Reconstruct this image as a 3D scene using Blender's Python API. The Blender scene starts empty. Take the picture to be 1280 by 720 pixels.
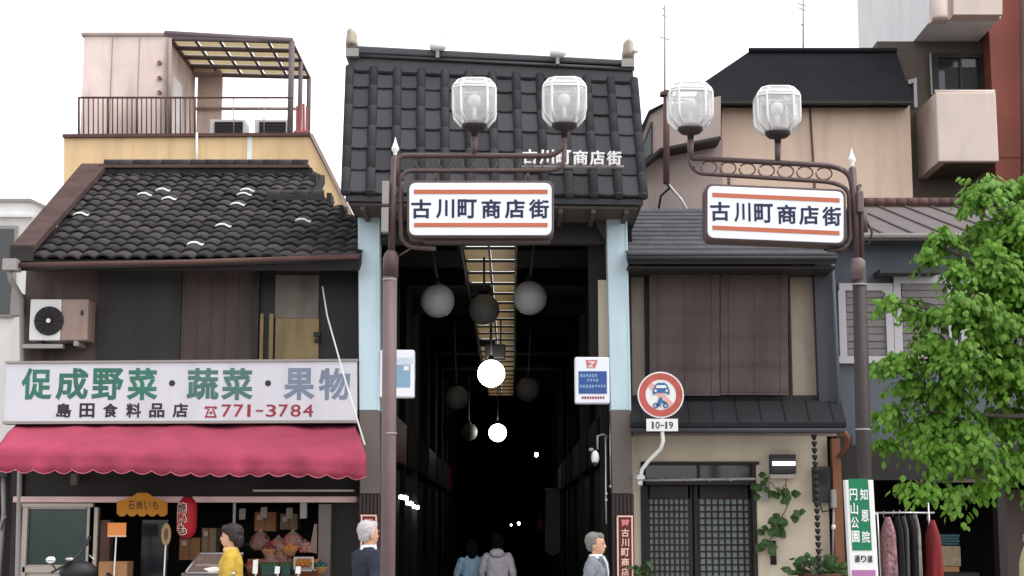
import bpy, bmesh, math, random
from math import radians, sin, cos, pi, tan
from mathutils import Vector, Matrix, noise
random.seed(7)
# ------------------------------------------------------------------ camera, sky, sun, exposure
FPX, PITCH, CAMZ = 2012.0, radians(8.5), 1.60
scene = bpy.context.scene
COL = scene.collection
cam_d = bpy.data.cameras.new('camera'); cam = bpy.data.objects.new('camera', cam_d); COL.objects.link(cam)
cam.location = (0, 0, CAMZ); cam.rotation_euler = (pi/2 + PITCH, 0, 0)
cam_d.sensor_width = 36; cam_d.lens = FPX/1280*36; cam_d.clip_start = .1; cam_d.clip_end = 2000
scene.camera = cam
SUN_EL, SUN_AZ = radians(62), radians(112)       # azimuth clockwise from +Y: high behind the cloud, to the right
world = bpy.data.worlds.new('World'); scene.world = world; world.use_nodes = True
wn, wl = world.node_tree.nodes, world.node_tree.links
wn.clear()
w_out = wn.new('ShaderNodeOutputWorld'); w_bg = wn.new('ShaderNodeBackground')
w_sky = wn.new('ShaderNodeTexSky'); w_sky.sky_type = 'NISHITA'; w_sky.sun_disc = False
w_sky.sun_elevation = SUN_EL; w_sky.sun_rotation = SUN_AZ
w_sky.air_density = 1.0; w_sky.dust_density = 1.5; w_sky.ozone_density = 1.0
w_hs = wn.new('ShaderNodeHueSaturation'); w_hs.inputs['Saturation'].default_value = .10   # overcast: the cloud greys the sky
wl.new(w_sky.outputs[0], w_hs.inputs['Color']); wl.new(w_hs.outputs[0], w_bg.inputs[0]); wl.new(w_bg.outputs[0], w_out.inputs[0])
w_bg.inputs[1].default_value = .15
sun_d = bpy.data.lights.new('sun', 'SUN'); sun_d.energy = .5; sun_d.angle = radians(40); sun_d.color = (1, .97, .93)
sun = bpy.data.objects.new('sun', sun_d); COL.objects.link(sun); sun.location = (-10, -20, 40)
sdir = Vector((sin(SUN_AZ)*cos(SUN_EL), cos(SUN_AZ)*cos(SUN_EL), sin(SUN_EL)))
sun.rotation_euler = sdir.to_track_quat('Z', 'Y').to_euler()
scene.view_settings.view_transform = 'Standard'; scene.view_settings.look = 'None'
scene.view_settings.exposure = 1.4; scene.view_settings.gamma = 1
scene.cycles.max_bounces = 6; scene.cycles.transparent_max_bounces = 12

# ------------------------------------------------------------------ helpers
CP, SP = cos(PITCH), sin(PITCH)
def P(u, v, Y):
    "point of the vertical plane at distance Y that the photo shows at pixel (u, v)"
    a = (u-640)/FPX; b = (360-v)/FPX
    t = Y/(CP - b*SP)
    return Vector((a*t, Y, CAMZ + t*(SP + b*CP)))
def PX(u, Y, v=500): return P(u, v, Y).x
def PZ(v, Y): return P(640, v, Y).z

def lin(c): return c/12.92 if c <= .04045 else ((c+.055)/1.055)**2.4
def C(r, g, b, k=1.0): return tuple(min(1, lin(x/255)*k) for x in (r, g, b))

class MB:
    def __init__(s): s.v = []; s.f = []; s.sm = []; s.mi = []; s.cur = 0
    def add(s, vs, fs, smooth=False):
        o = len(s.v); s.v += [Vector(p) for p in vs]
        for f in fs: s.f.append(tuple(i+o for i in f)); s.sm.append(smooth); s.mi.append(s.cur)
        return s
    def box(s, x0, x1, y0, y1, z0, z1):
        if x0 > x1: x0, x1 = x1, x0
        if y0 > y1: y0, y1 = y1, y0
        if z0 > z1: z0, z1 = z1, z0
        vs = [(x, y, z) for z in (z0, z1) for y in (y0, y1) for x in (x0, x1)]
        return s.add(vs, [(0,2,3,1), (4,5,7,6), (0,1,5,4), (2,6,7,3), (0,4,6,2), (1,3,7,5)])
    def prism(s, pts, off):
        "polygon pts (3D) extruded by the vector off"
        n = len(pts); off = Vector(off); a = [Vector(p) for p in pts]
        fs = [tuple(range(n)), tuple(range(2*n-1, n-1, -1))] + [(i, i+n, (i+1) % n+n, (i+1) % n) for i in range(n)]
        return s.add(a + [p+off for p in a], fs)
    def pp(s, px, Y, depth):
        "pixel polygon in plane Y, extruded back by depth"
        return s.prism([P(u, v, Y) for u, v in px], (0, depth, 0))
    def pr(s, u0, v0, u1, v1, Y, depth):
        vm = (v0+v1)/2
        return s.box(P(u0, vm, Y).x, P(u1, vm, Y).x, Y, Y+depth, PZ(v0, Y), PZ(v1, Y))
    def loft(s, rings, caps=True, smooth=True):
        n = len(rings[0]); vs = [p for r in rings for p in r]; fs = []
        for k in range(len(rings)-1):
            for i in range(n):
                j = (i+1) % n; fs.append((k*n+i, k*n+j, (k+1)*n+j, (k+1)*n+i))
        if caps: fs += [tuple(range(n-1, -1, -1)), tuple(range((len(rings)-1)*n, len(rings)*n))]
        return s.add(vs, fs, smooth)
    def tube(s, path, r, n=8, smooth=True):
        path = [Vector(p) for p in path]; m = len(path)
        rr = r if isinstance(r, (list, tuple)) else [r]*m
        rings = []; up = None
        for i, p in enumerate(path):
            d = (path[min(i+1, m-1)] - path[max(i-1, 0)]).normalized()
            if up is None:
                up = Vector((0, 0, 1)) if abs(d.z) < .9 else Vector((0, 1, 0))
            a = d.cross(up)
            if a.length < 1e-4: a = d.orthogonal()
            a.normalize(); b = a.cross(d).normalized(); up = b
            rings.append([p + (a*cos(2*pi*k/n) + b*sin(2*pi*k/n))*rr[i] for k in range(n)])
        return s.loft(rings, True, smooth)
    def lathe(s, prof, c, n=16, smooth=True, ph=0.0):
        c = Vector(c)
        return s.loft([[c + Vector((max(r, 1e-4)*cos(2*pi*k/n+ph), max(r, 1e-4)*sin(2*pi*k/n+ph), z)) for k in range(n)] for r, z in prof], True, smooth)
    def ell(s, c, r, nu=14, nv=9, jit=0):
        c = Vector(c); rings = []
        for j in range(nv+1):
            t = -pi/2 + pi*j/nv; t = max(-pi/2+.02, min(pi/2-.02, t))
            ring = []
            for i in range(nu):
                a = 2*pi*i/nu; d = Vector((cos(t)*cos(a), cos(t)*sin(a), sin(t)))
                if jit: d *= 1 + jit*noise.noise(d*4 + c*9)
                ring.append(c + Vector((d.x*r[0], d.y*r[1], d.z*r[2])))
            rings.append(ring)
        return s.loft(rings)
    def disc(s, c, r, y_depth, n=28, r_in=0):
        "disc facing -Y with a thickness towards +Y, or a ring if r_in"
        c = Vector(c)
        o = [c + Vector((r*cos(2*pi*k/n), 0, r*sin(2*pi*k/n))) for k in range(n)]
        if not r_in: return s.prism(o, (0, y_depth, 0))
        i_ = [c + Vector((r_in*cos(2*pi*k/n), 0, r_in*sin(2*pi*k/n))) for k in range(n)]
        d = Vector((0, y_depth, 0))
        s.loft([i_, o, [p+d for p in o], [p+d for p in i_], i_], False, False); return s
    def mesh(s, name, org=(0, 0, 0)):
        me = bpy.data.meshes.new(name); o = Vector(org)
        me.from_pydata([p-o for p in s.v], [], s.f)
        me.polygons.foreach_set('use_smooth', s.sm); me.polygons.foreach_set('material_index', s.mi)
        bm = bmesh.new(); bm.from_mesh(me); bmesh.ops.recalc_face_normals(bm, faces=bm.faces); bm.to_mesh(me); bm.free()
        return me

ORG = {}
def tag(o, label, cat, group=None):
    o['label'] = label; o['category'] = cat
    if group: o['group'] = group
    return o
def thing(name, label, cat, loc=(0, 0, 0), group=None):
    o = bpy.data.objects.new(name, None); COL.objects.link(o); o.location = loc; o.empty_display_size = .2
    ORG[o.name] = Vector(loc)
    return tag(o, label, cat, group)
def part(name, mb, m, parent=None, label=None, kind=None, bevel=0, local=False):
    org = Vector((0, 0, 0)) if (parent is None or local) else ORG[parent.name]
    me = mb if isinstance(mb, bpy.types.Mesh) else mb.mesh(name, org)
    for x in (m if isinstance(m, (list, tuple)) else [m]): me.materials.append(x)
    o = bpy.data.objects.new(name, me); COL.objects.link(o); ORG[o.name] = org
    if parent: o.parent = parent
    if label: o['label'] = label
    if kind: o['kind'] = kind
    if bevel:
        b = o.modifiers.new('bevel', 'BEVEL'); b.width = bevel; b.segments = 2; b.limit_method = 'ANGLE'; b.angle_limit = radians(40)
    return o
def inst(name, me, parent, mat4, shift=True):
    "one more object on shared mesh data; mat4 is in world space (all thing roots are unrotated)"
    o = bpy.data.objects.new(name, me); COL.objects.link(o); o.parent = parent
    org = ORG[parent.name] if shift else Vector((0, 0, 0))
    o.matrix_local = Matrix.Translation(-org) @ mat4
    ORG[o.name] = org
    return o
def kids(o): return [c for c in bpy.data.objects if c.parent is o]
def copy_tree(o, parent=None, loc=None):
    ch = list(o.children)
    c = o.copy(); COL.objects.link(c)
    if parent: c.parent = parent
    if loc is not None: c.location = loc
    ORG[c.name] = ORG.get(o.name, Vector((0, 0, 0)))
    for k in ch: copy_tree(k, c)
    return c

# ------------------------------------------------------------------ materials
MATS = {}
def mat(name, col, rough=.75, metal=0, var=.16, scale=2.5, bump=0, bscale=60, streak=0, rnd=0, spec=.4, emit=0, ecol=None, alpha=1, trans=0):
    m = bpy.data.materials.new(name); MATS[name] = m; m.use_nodes = True
    N, L = m.node_tree.nodes, m.node_tree.links
    b = N['Principled BSDF']; out = N['Material Output']
    tc = N.new('ShaderNodeTexCoord')
    n1 = N.new('ShaderNodeTexNoise'); n1.inputs['Scale'].default_value = scale; n1.inputs['Detail'].default_value = 7; n1.inputs['Roughness'].default_value = .62
    L.new(tc.outputs['Object'], n1.inputs['Vector'])
    def math_(op, a, bb, c=None):
        k = N.new('ShaderNodeMath'); k.operation = op
        for i, x in enumerate([a, bb] + ([c] if c is not None else [])):
            if isinstance(x, (int, float)): k.inputs[i].default_value = x
            else: L.new(x, k.inputs[i])
        return k.outputs[0]
    val = math_('MULTIPLY_ADD', math_('SUBTRACT', n1.outputs['Fac'], .5), var*3.2, 1.0)
    if rnd:
        oi = N.new('ShaderNodeObjectInfo')
        val = math_('MULTIPLY_ADD', math_('SUBTRACT', oi.outputs['Random'], .5), rnd*2, val)
    if streak:
        mp = N.new('ShaderNodeMapping'); mp.inputs['Scale'].default_value = (1.5, 1.5, .22)
        L.new(tc.outputs['Object'], mp.inputs['Vector'])
        n2 = N.new('ShaderNodeTexNoise'); n2.inputs['Scale'].default_value = 2.2; n2.inputs['Detail'].default_value = 8
        L.new(mp.outputs[0], n2.inputs['Vector'])
        mr = N.new('ShaderNodeMapRange'); mr.inputs[1].default_value = .48; mr.inputs[2].default_value = .72
        L.new(n2.outputs['Fac'], mr.inputs[0])
        val = math_('MULTIPLY_ADD', mr.outputs[0], -streak, val)
    hs = N.new('ShaderNodeHueSaturation'); hs.inputs['Color'].default_value = (*col, 1); L.new(val, hs.inputs['Value'])
    L.new(hs.outputs[0], b.inputs['Base Color'])
    b.inputs['Roughness'].default_value = rough; b.inputs['Metallic'].default_value = metal
    b.inputs['Specular IOR Level'].default_value = spec
    if bump:
        nb = N.new('ShaderNodeTexNoise'); nb.inputs['Scale'].default_value = bscale; nb.inputs['Detail'].default_value = 5
        L.new(tc.outputs['Object'], nb.inputs['Vector'])
        bp = N.new('ShaderNodeBump'); bp.inputs['Strength'].default_value = bump; bp.inputs['Distance'].default_value = .02
        L.new(nb.outputs['Fac'], bp.inputs['Height']); L.new(bp.outputs[0], b.inputs['Normal'])
    if emit:
        b.inputs['Emission Color'].default_value = (*(ecol or col), 1); b.inputs['Emission Strength'].default_value = emit
    if trans:
        t = N.new('ShaderNodeBsdfTranslucent'); L.new(hs.outputs[0], t.inputs['Color'])
        mx = N.new('ShaderNodeMixShader'); mx.inputs[0].default_value = trans
        L.new(b.outputs[0], mx.inputs[1]); L.new(t.outputs[0], mx.inputs[2]); L.new(mx.outputs[0], out.inputs[0])
    if alpha < 1: b.inputs['Alpha'].default_value = alpha
    return m
M_ASPH = mat('asphalt', (.08, .08, .08), .9, bump=.3, bscale=120)
M_PAVE = mat('paving', (.42, .40, .38), .85, bump=.2)
M_KERB = mat('kerb_stone', (.34, .33, .31), .85, bump=.2)
M_PAINT = mat('road_paint', (.75, .75, .72), .7)
M_TILE = mat('grey_kawara', (.050, .050, .054), .85, spec=.1, var=.3, scale=3, rnd=.2, bump=.15)
M_KAWARA = mat('weathered_kawara', (.046, .041, .041), .75, spec=.2, var=.4, scale=6, rnd=.45, bump=.35, bscale=90)
M_DECK = mat('roof_deck', (.02, .018, .018), .9)
M_RIDGE = mat('ridge_metal', (.052, .052, .057), .5, var=.14)
M_RUST = mat('brown_metal', C(96, 74, 70), .85, spec=.1, var=.2, streak=.2)
M_PLASTER = mat('white_plaster', (.75, .75, .73), .9, var=.12, scale=9)
M_CREAM = mat('cream_wall', C(222, 190, 146), .9, var=.07, scale=1.2, streak=.18, bump=.12)
M_PINKW = mat('pale_pink_wall', C(226, 206, 198), .9, var=.2, scale=1.0, streak=.4, bump=.1)
M_BEIGE = mat('beige_wall', C(214, 188, 168), .9, var=.1, scale=1.1, streak=.2, bump=.12)
M_MAUVE = mat('mauve_wall', C(165, 148, 142), .9, var=.1, scale=1.5, streak=.25, bump=.12)
M_BLACKR = mat('black_roof_felt', (.02, .02, .023), .9, spec=.05, var=.2)
M_WHITEB = mat('white_render', C(226, 226, 226), .9, var=.06, streak=.12)
M_BALC = mat('balcony_render', C(206, 190, 180), .9, var=.06, scale=1.5, streak=.12, bump=.1)
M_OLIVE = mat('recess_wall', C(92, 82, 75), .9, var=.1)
M_BRICK = mat('brown_facing', C(132, 72, 59), .75, var=.16, scale=2, streak=.15, rnd=.12)
M_GLASS = mat('dark_glass', (.02, .024, .028), .08, spec=.6, var=.05)
M_SLATE = mat('slate_sheet', C(80, 79, 83), .85, spec=.08, var=.15, scale=4, streak=.2, rnd=.1)
M_BLUEG = mat('blue_grey_wall', C(88, 93, 101), .85, var=.06, scale=1.4, streak=.15)
M_METROOF = mat('seamed_roof', C(108, 101, 101), .8, spec=.1, var=.1)
M_FRAMEW = mat('pale_frame', C(178, 174, 178), .6, var=.06)
M_SHUT = mat('shutter_slat', C(120, 114, 114), .6, var=.1)
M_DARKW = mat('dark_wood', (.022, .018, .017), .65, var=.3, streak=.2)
M_STAINW = mat('sooty_wall', C(100, 85, 80), .9, var=.3, scale=1.6, streak=.5, bump=.2)
M_SCREEN = mat('grey_screen', C(62, 58, 58), .85, var=.32, scale=1.1, streak=.3)
M_BROWNP = mat('brown_panel', C(84, 72, 69), .85, var=.34, scale=1.1, streak=.35)
M_OCHRE = mat('ochre_panel', C(144, 124, 92), .85, var=.26, scale=2, streak=.35)
M_ACW = mat('ac_white', C(214, 212, 210), .5, var=.05)
M_ACB = mat('ac_dingy', C(150, 128, 118), .6, var=.15, streak=.3)
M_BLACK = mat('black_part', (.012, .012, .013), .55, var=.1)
M_PIPE = mat('grey_pipe', C(150, 145, 142), .55, var=.12)
M_SIGNW = mat('sign_white', C(236, 237, 244), .45, var=.03, scale=1.5, streak=.05)
M_SHOPS = mat('shop_sign_white', C(208, 208, 214), .5, var=.07, scale=1.3, streak=.10)
M_GREEN1 = mat('lettering_green', C(54, 112, 94), .6, var=.25, scale=3)
M_GREEN2 = mat('lettering_faded_green', C(74, 112, 106), .6, var=.25, scale=3)
M_GREY3 = mat('lettering_faded_blue', C(120, 132, 150), .6, var=.2, scale=3)
M_INK = mat('lettering_ink', C(46, 42, 52), .6, var=.2)
M_REDINK = mat('lettering_red', C(150, 44, 60), .6, var=.2)
M_NAVY = mat('lettering_navy', C(18, 32, 66), .5, var=.15)
M_ORANGE = mat('stripe_orange', C(190, 104, 74), .5, var=.1)
M_AWN = mat('awning_cloth', C(164, 64, 88), .9, var=.24, scale=1.1, streak=.16, trans=.06, bump=.15, bscale=14)
M_PILB = mat('pale_blue_paint', C(196, 216, 224), .5, var=.08, scale=1.4, streak=.14)
M_PILG = mat('taupe_cladding', C(104, 95, 90), .7, var=.12, bump=.15)
M_PILD = mat('dark_fluted', C(52, 42, 40), .6, var=.2)
M_POLE = mat('pole_brown', C(112, 92, 92), .5, var=.14, scale=6, streak=.18, bump=.12)
M_POLED = mat('bracket_brown', C(86, 68, 66), .5, var=.14, scale=6, streak=.1)
M_POLEDK = mat('lamp_bowl', C(56, 46, 45), .6, var=.1)
M_SOFF = mat('soffit', C(78, 70, 66), .85, var=.18)
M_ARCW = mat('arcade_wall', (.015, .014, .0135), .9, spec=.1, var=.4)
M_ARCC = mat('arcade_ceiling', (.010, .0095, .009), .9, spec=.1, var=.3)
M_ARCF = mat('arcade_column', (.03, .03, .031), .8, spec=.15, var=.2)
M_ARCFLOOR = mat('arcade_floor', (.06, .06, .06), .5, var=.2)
M_GLOBE = mat('unlit_globe', (.55, .55, .55), .35, var=.05, spec=.3)
M_LIT = mat('lit_globe', (.9, .88, .8), .5, emit=6, ecol=(1, .97, .88))
M_TUBE = mat('lit_tube', (.9, .9, .9), .5, emit=8, ecol=(.95, 1, 1))
M_CHROME = mat('steel', C(190, 190, 190), .35, metal=.8, var=.08)
M_WHITEP = mat('white_paint', C(232, 230, 228), .5, var=.06)
M_RED = mat('traffic_red', C(184, 88, 80), .5, var=.25, scale=4)
M_BLUE = mat('traffic_blue', C(58, 104, 150), .5, var=.2)
M_PANEL_BLUE = mat('panel_blue', C(54, 84, 150), .5, var=.1)
M_LBLUE = mat('panel_light_blue', C(130, 165, 190), .5, var=.2)
M_PINKLOGO = mat('emblem_pink', C(206, 120, 118), .6, var=.1)
M_DRED = mat('deep_red_panel', C(92, 24, 24), .5, var=.15)
M_PALEPINK = mat('pale_lettering', C(232, 196, 176), .6, var=.08)
M_YSIGN = mat('orange_yellow', C(196, 130, 24), .6, var=.1, trans=.15)
M_LANT = mat('lantern_red', C(184, 30, 46), .55, var=.08, trans=.3)
M_CARD = mat('cardboard', C(168, 122, 82), .85, var=.1)
M_POST = mat('grey_post', C(110, 100, 98), .7, var=.15)
M_HEAD = mat('header_beam', C(224, 190, 188), .5, var=.15, streak=.2)
M_SASH = mat('aluminium_sash', C(176, 166, 156), .45, metal=.3, var=.08)
M_DGREEN = mat('green_glass', C(44, 64, 60), .12, spec=.6, var=.35, scale=1.6)
M_SUDARE = mat('bamboo_blind', C(96, 84, 83), .9, var=.16, scale=2.2, streak=.2, spec=.1)
M_SUDARE2 = mat('bamboo_cord', C(70, 60, 58), .85, var=.14, scale=3, streak=.25)
M_STUCCO = mat('beige_stucco', C(216, 202, 182), .95, var=.07, scale=1.4, streak=.12, bump=.25, bscale=90)
M_DARKROOF = mat('dark_metal_roof', C(64, 64, 68), .75, spec=.15, var=.14, streak=.15)
M_PAPER = mat('frosted_glass', C(138, 148, 146), .35, var=.25, scale=5)
M_COPPER = mat('copper_pipe', C(128, 82, 58), .55, var=.2, streak=.25)
M_LEAF = mat('maple_leaf', (.12, .255, .026), .5, var=.45, scale=5, rnd=.25, trans=.34, spec=.3)
M_LEAFD = mat('vine_leaf', (.05, .11, .03), .55, var=.3, scale=9, trans=.3)
M_BARK = mat('bark', (.10, .08, .065), .9, var=.35, scale=9, bump=.6, bscale=25)
M_SKIN = mat('skin', C(206, 158, 128), .55, var=.06, scale=9)
M_HAIRW = mat('white_hair', C(214, 210, 208), .7, var=.15, scale=30, bump=1, bscale=140)
M_HAIRG = mat('grey_hair', C(142, 136, 130), .7, var=.25, scale=30, bump=1, bscale=140)
M_HAIRB = mat('brown_hair', C(38, 27, 25), .5, var=.3, scale=30, bump=.5, bscale=90)
M_HAIRK = mat('black_hair', (.007, .006, .006), .9, spec=.1, var=.2, scale=30)
M_NAVYSUIT = mat('navy_suit', C(34, 40, 54), .85, var=.14, bump=.2)
M_GREYSUIT = mat('grey_suit', C(122, 126, 134), .85, var=.08, bump=.2)
M_SHIRT = mat('white_shirt', C(228, 230, 234), .8, var=.05)
M_YTOP = mat('mustard_cardigan', C(190, 156, 60), .85, var=.1, scale=7, bump=.3, bscale=70)
M_BJACK = mat('light_blue_jacket', C(158, 190, 214), .8, var=.12, scale=6, bump=.2)
M_WJACK = mat('pale_grey_jacket', C(206, 200, 206), .8, var=.12, scale=6, bump=.2)
M_TROUS = mat('dark_trousers', (.02, .02, .025), .85, var=.15)
M_SHOE = mat('shoe_leather', (.015, .013, .012), .4)
M_CLOTHR = mat('red_cloth', C(126, 38, 40), .85, var=.15, bump=.2)
M_CLOTHG = mat('grey_cloth', C(92, 90, 92), .85, var=.2)
M_CLOTHK = mat('black_cloth', (.018, .018, .02), .85)
M_CLOTHP = mat('pink_print', C(150, 112, 116), .85, var=1.3, scale=26)
M_CLOTHY = mat('pale_green_cloth', C(206, 206, 160), .85, var=.1)
M_SIGNG = mat('guide_green', C(12, 116, 78), .5, var=.08)
M_SIGNP = mat('guide_purple', C(172, 112, 160), .5, var=.08)
M_TEAL = mat('teal_cloth', C(60, 96, 104), .85, var=.2)
M_PRINT = mat('printed_box', C(150, 132, 108), .8, var=.5, scale=16)
M_ORNG = mat('orange_fruit', C(160, 98, 34), .5, var=.25, scale=12)
M_FRUITR = mat('red_fruit', C(138, 48, 34), .45, var=.25, scale=12)
M_BAG = mat('clear_bag', C(190, 160, 150), .25, var=.2, scale=8, alpha=.28)
M_VEG = mat('green_crate', C(24, 62, 56), .6, var=.15)
M_WOOD = mat('wood', C(150, 100, 62), .6, var=.2, streak=.2)
M_POT = mat('clay_pot', C(84, 58, 48), .8, var=.2)
M_ONI = mat('ridge_end_stone', C(176, 166, 148), .8, var=.25, scale=8)

def glass_mat(name, tint, keep, rough=.15):
    "frosted pane: part see-through, part pale diffuse, with a gloss"
    m = bpy.data.materials.new(name); m.use_nodes = True; N, L = m.node_tree.nodes, m.node_tree.links
    b = N['Principled BSDF']; b.inputs['Base Color'].default_value = (*tint, 1); b.inputs['Roughness'].default_value = rough
    tl = N.new('ShaderNodeBsdfTranslucent'); tl.inputs[0].default_value = (*tint, 1)
    tr = N.new('ShaderNodeBsdfTransparent'); tr.inputs[0].default_value = (.95, .95, .95, 1)
    m1 = N.new('ShaderNodeMixShader'); m1.inputs[0].default_value = .45
    L.new(b.outputs[0], m1.inputs[1]); L.new(tl.outputs[0], m1.inputs[2])
    m2 = N.new('ShaderNodeMixShader'); m2.inputs[0].default_value = keep
    L.new(m1.outputs[0], m2.inputs[1]); L.new(tr.outputs[0], m2.inputs[2]); L.new(m2.outputs[0], N['Material Output'].inputs[0])
    return m
M_LAMPGL = glass_mat('lamp_pane', (.95, .96, .97), .62)
M_SKYL = glass_mat('skylight_pane', (.62, .51, .32), .0, .5)
M_PERG = glass_mat('pergola_pane', (.82, .74, .54), .05, .5)

# ------------------------------------------------------------------ lettering
_ch = {}
def glyph(ch, bold):
    k = (ch, bold)
    if k in _ch: return _ch[k]
    cu = bpy.data.curves.new('glyph', 'FONT'); cu.body = ch; cu.size = 1; cu.bevel_depth = max(bold, .002); cu.bevel_resolution = 0; cu.resolution_u = 3; cu.fill_mode = 'BOTH'; cu.extrude = .02
    ob = bpy.data.objects.new('glyph', cu)
    me = bpy.data.meshes.new_from_object(ob)
    vs = [v.co.copy() for v in me.vertices]; fs = [tuple(p.vertices) for p in me.polygons]
    bpy.data.objects.remove(ob); bpy.data.curves.remove(cu); bpy.data.meshes.remove(me)
    xs = [v.x for v in vs]; ys = [v.y for v in vs]
    zs = [v.z for v in vs]; za, zb = min(zs), max(zs)
    for v in vs: v.z = (v.z-za)/(zb-za)
    _ch[k] = (vs, fs, (min(xs), max(xs), min(ys), max(ys)))
    return _ch[k]
def put_char(mb, ch, u0, v0, u1, v1, Y, th=.004, bold=.012, lean=0):
    "one character filling the pixel rectangle in plane Y; th is its relief"
    vs, fs, (xa, xb, ya, yb) = glyph(ch, bold)
    if ch == '1': u0, u1 = u0+(u1-u0)*.2, u0+(u1-u0)*.7
    a, b = P(u0, v1, Y), P(u1, v0, Y)
    out = []
    for v in vs:
        s, t = (v.x-xa)/max(xb-xa, 1e-6), (v.y-ya)/max(yb-ya, 1e-6)
        out.append(Vector((a.x + s*(b.x-a.x) + lean*t, Y - th*v.z, a.z + t*(b.z-a.z))))
    mb.add(out, fs)

# ------------------------------------------------------------------ the ground
g = MB(); g.box(-1500, 1500, -1500, 1900, -.5, -.02); part('ground', g, M_ASPH, kind='structure')
g = MB(); g.box(-120, 120, -8, 12.6, -.02, 0); part('road', g, M_ASPH, kind='structure')
g = MB()
for k in range(-10, 10): g.box(k*5, k*5+2.5, 4.9, 5.05, 0, .004)
part('lane_marking', g, M_PAINT, kind='structure')
g = MB()
for k in range(-24, 24): g.box(k*1.0, k*1.0+.985, 12.6, 12.78, -.02, .13)
part('kerb', g, M_KERB, kind='structure', bevel=.01)
g = MB(); g.box(-60, 60, 12.78, 18.45, -.02, .12); part('pavement', g, M_PAVE, kind='structure')
g = MB(); g.box(-60, 60, -12, -8, -.02, .12); part('far_pavement', g, M_PAVE, kind='structure')
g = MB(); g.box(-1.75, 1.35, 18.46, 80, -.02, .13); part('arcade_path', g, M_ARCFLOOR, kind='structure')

# ------------------------------------------------------------------ far left white building
def rect_part(name, r, Y, d, m, parent, bevel=0, label=None):
    return part(name, MB().pr(*r, Y, d), m, parent, label=label, bevel=bevel)
b = thing('white_building', 'white rendered building at far left behind the tiled roof', 'building', (PX(0, 31), 31, 0))
w = MB(); w.pp([(-70, 252), (38, 252), (60, 262), (62, 900), (-70, 900)], 31, 6); part('wall', w, M_WHITEB, b)
part('coping', MB().pp([(-70, 248), (38, 248), (60, 258), (60, 262), (38, 252), (-70, 252)], 30.95, 6.1), M_PIPE, b)
fr = part('window', MB().pr(-14, 282, 19, 396, 30.93, .06), M_PIPE, b); rect_part('pane', (-10, 286, 15, 392), 30.91, .015, M_GLASS, fr)
rect_part('ledge', (-70, 268, 40, 271), 30.9, .08, M_WHITEB, b)

# ------------------------------------------------------------------ yellow building with roof terrace
YB = 26.0
b = thing('yellow_building', 'cream yellow building with a roof terrace above the tiled shop roof', 'building', (PX(240, YB), YB, 0))
part('wall', MB().pp([(80, 171), (386, 169), (441, 276), (441, 700), (77, 700)], YB, 5), M_CREAM, b)
part('coping', MB().pp([(78, 167.5), (388, 165.5), (388, 169.5), (78, 171.5)], YB-.06, 5.1), M_RUST, b)
part('slanted_edge', MB().prism([P(u, v, YB-.05) for u, v in [(387, 168), (391, 167), (444, 274), (441, 276)]], (0, 5.1, 0)), M_MAUVE, b)
part('stain_strip', MB().pr(309, 170, 315, 203, YB-.012, .02), M_PLASTER, b)
part('drain_pipe', MB().tube([P(246, 166, YB-.06), P(246, 215, YB-.06)], .02), M_PLASTER, b)
for k in range(6):
    j = 118+46*k
    part('wall_joint', MB().pr(j, 171, j+.8, 330, YB-.006, .01), M_CREAM, b)
Y0, Y1 = 26.5, 28.85
pb = MB(); xL, xR = PX(103, Y0, 100), PX(209, Y0, 100)
zt = PZ(45, Y0)
pw = part('penthouse', MB().box(xL, xR, Y0, Y1, PZ(330, Y0), zt), M_PINKW, b)
part('penthouse_cap', MB().box(xL-.04, xR+.04, Y0-.04, Y1+.04, zt, zt+.05), M_MAUVE, b)
for u in (138, 172): part('panel_joint', MB().pr(u, 47, u+1, 166, Y0-.008, .012), M_MAUVE, b)
for v in (78, 97, 115): part('vent_cap', MB().disc(P(199, v, Y0-.06), .035, .07, 12), M_COPPER, b)
part('terrace_pipe', MB().tube([P(212, 48, Y0-.05), P(212, 166, Y0-.05)], .04), M_MAUVE, b)
# side door of the penthouse, on its right hand wall
zd = PZ(166, Y0)-.3
part('side_door', MB().box(xR, xR+.03, 27.0, 27.6, zd, PZ(100, 27.2)), M_WHITEP, b)
part('side_beam', MB().box(xR, xR+.5, Y1-.35, Y1, PZ(97, Y1), PZ(87, Y1)), M_MAUVE, b)
part('back_screen', MB().box(xR+.05, xR+.5, Y1-.02, Y1+.08, PZ(175, Y1), PZ(97, Y1)), M_PINKW, b)
# railing
rl = part('railing', MB().tube([P(98, 122, YB+.1), P(243, 122, YB+.1), P(366, 122, YB+.1)], .018), M_RUST, b)
for k in range(25):
    u = 98.5+145*k/24
    part('baluster', MB().tube([P(u, 122, YB+.1), P(u, 169, YB+.1)], .011 if k % 6 else .02, 5), M_RUST, rl)
for u in (292, 330): part('baluster', MB().tube([P(u, 122, YB+.1), P(u, 169, YB+.1)], .008, 5), M_PIPE, rl)
part('lower_rail', MB().tube([P(244, 136, Y1-.1), P(370, 136, Y1-.1)], .03), M_MAUVE, b)
M_PERGM = mat('pergola_frame', C(112, 100, 102), .8, var=.15, spec=.15)
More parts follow.
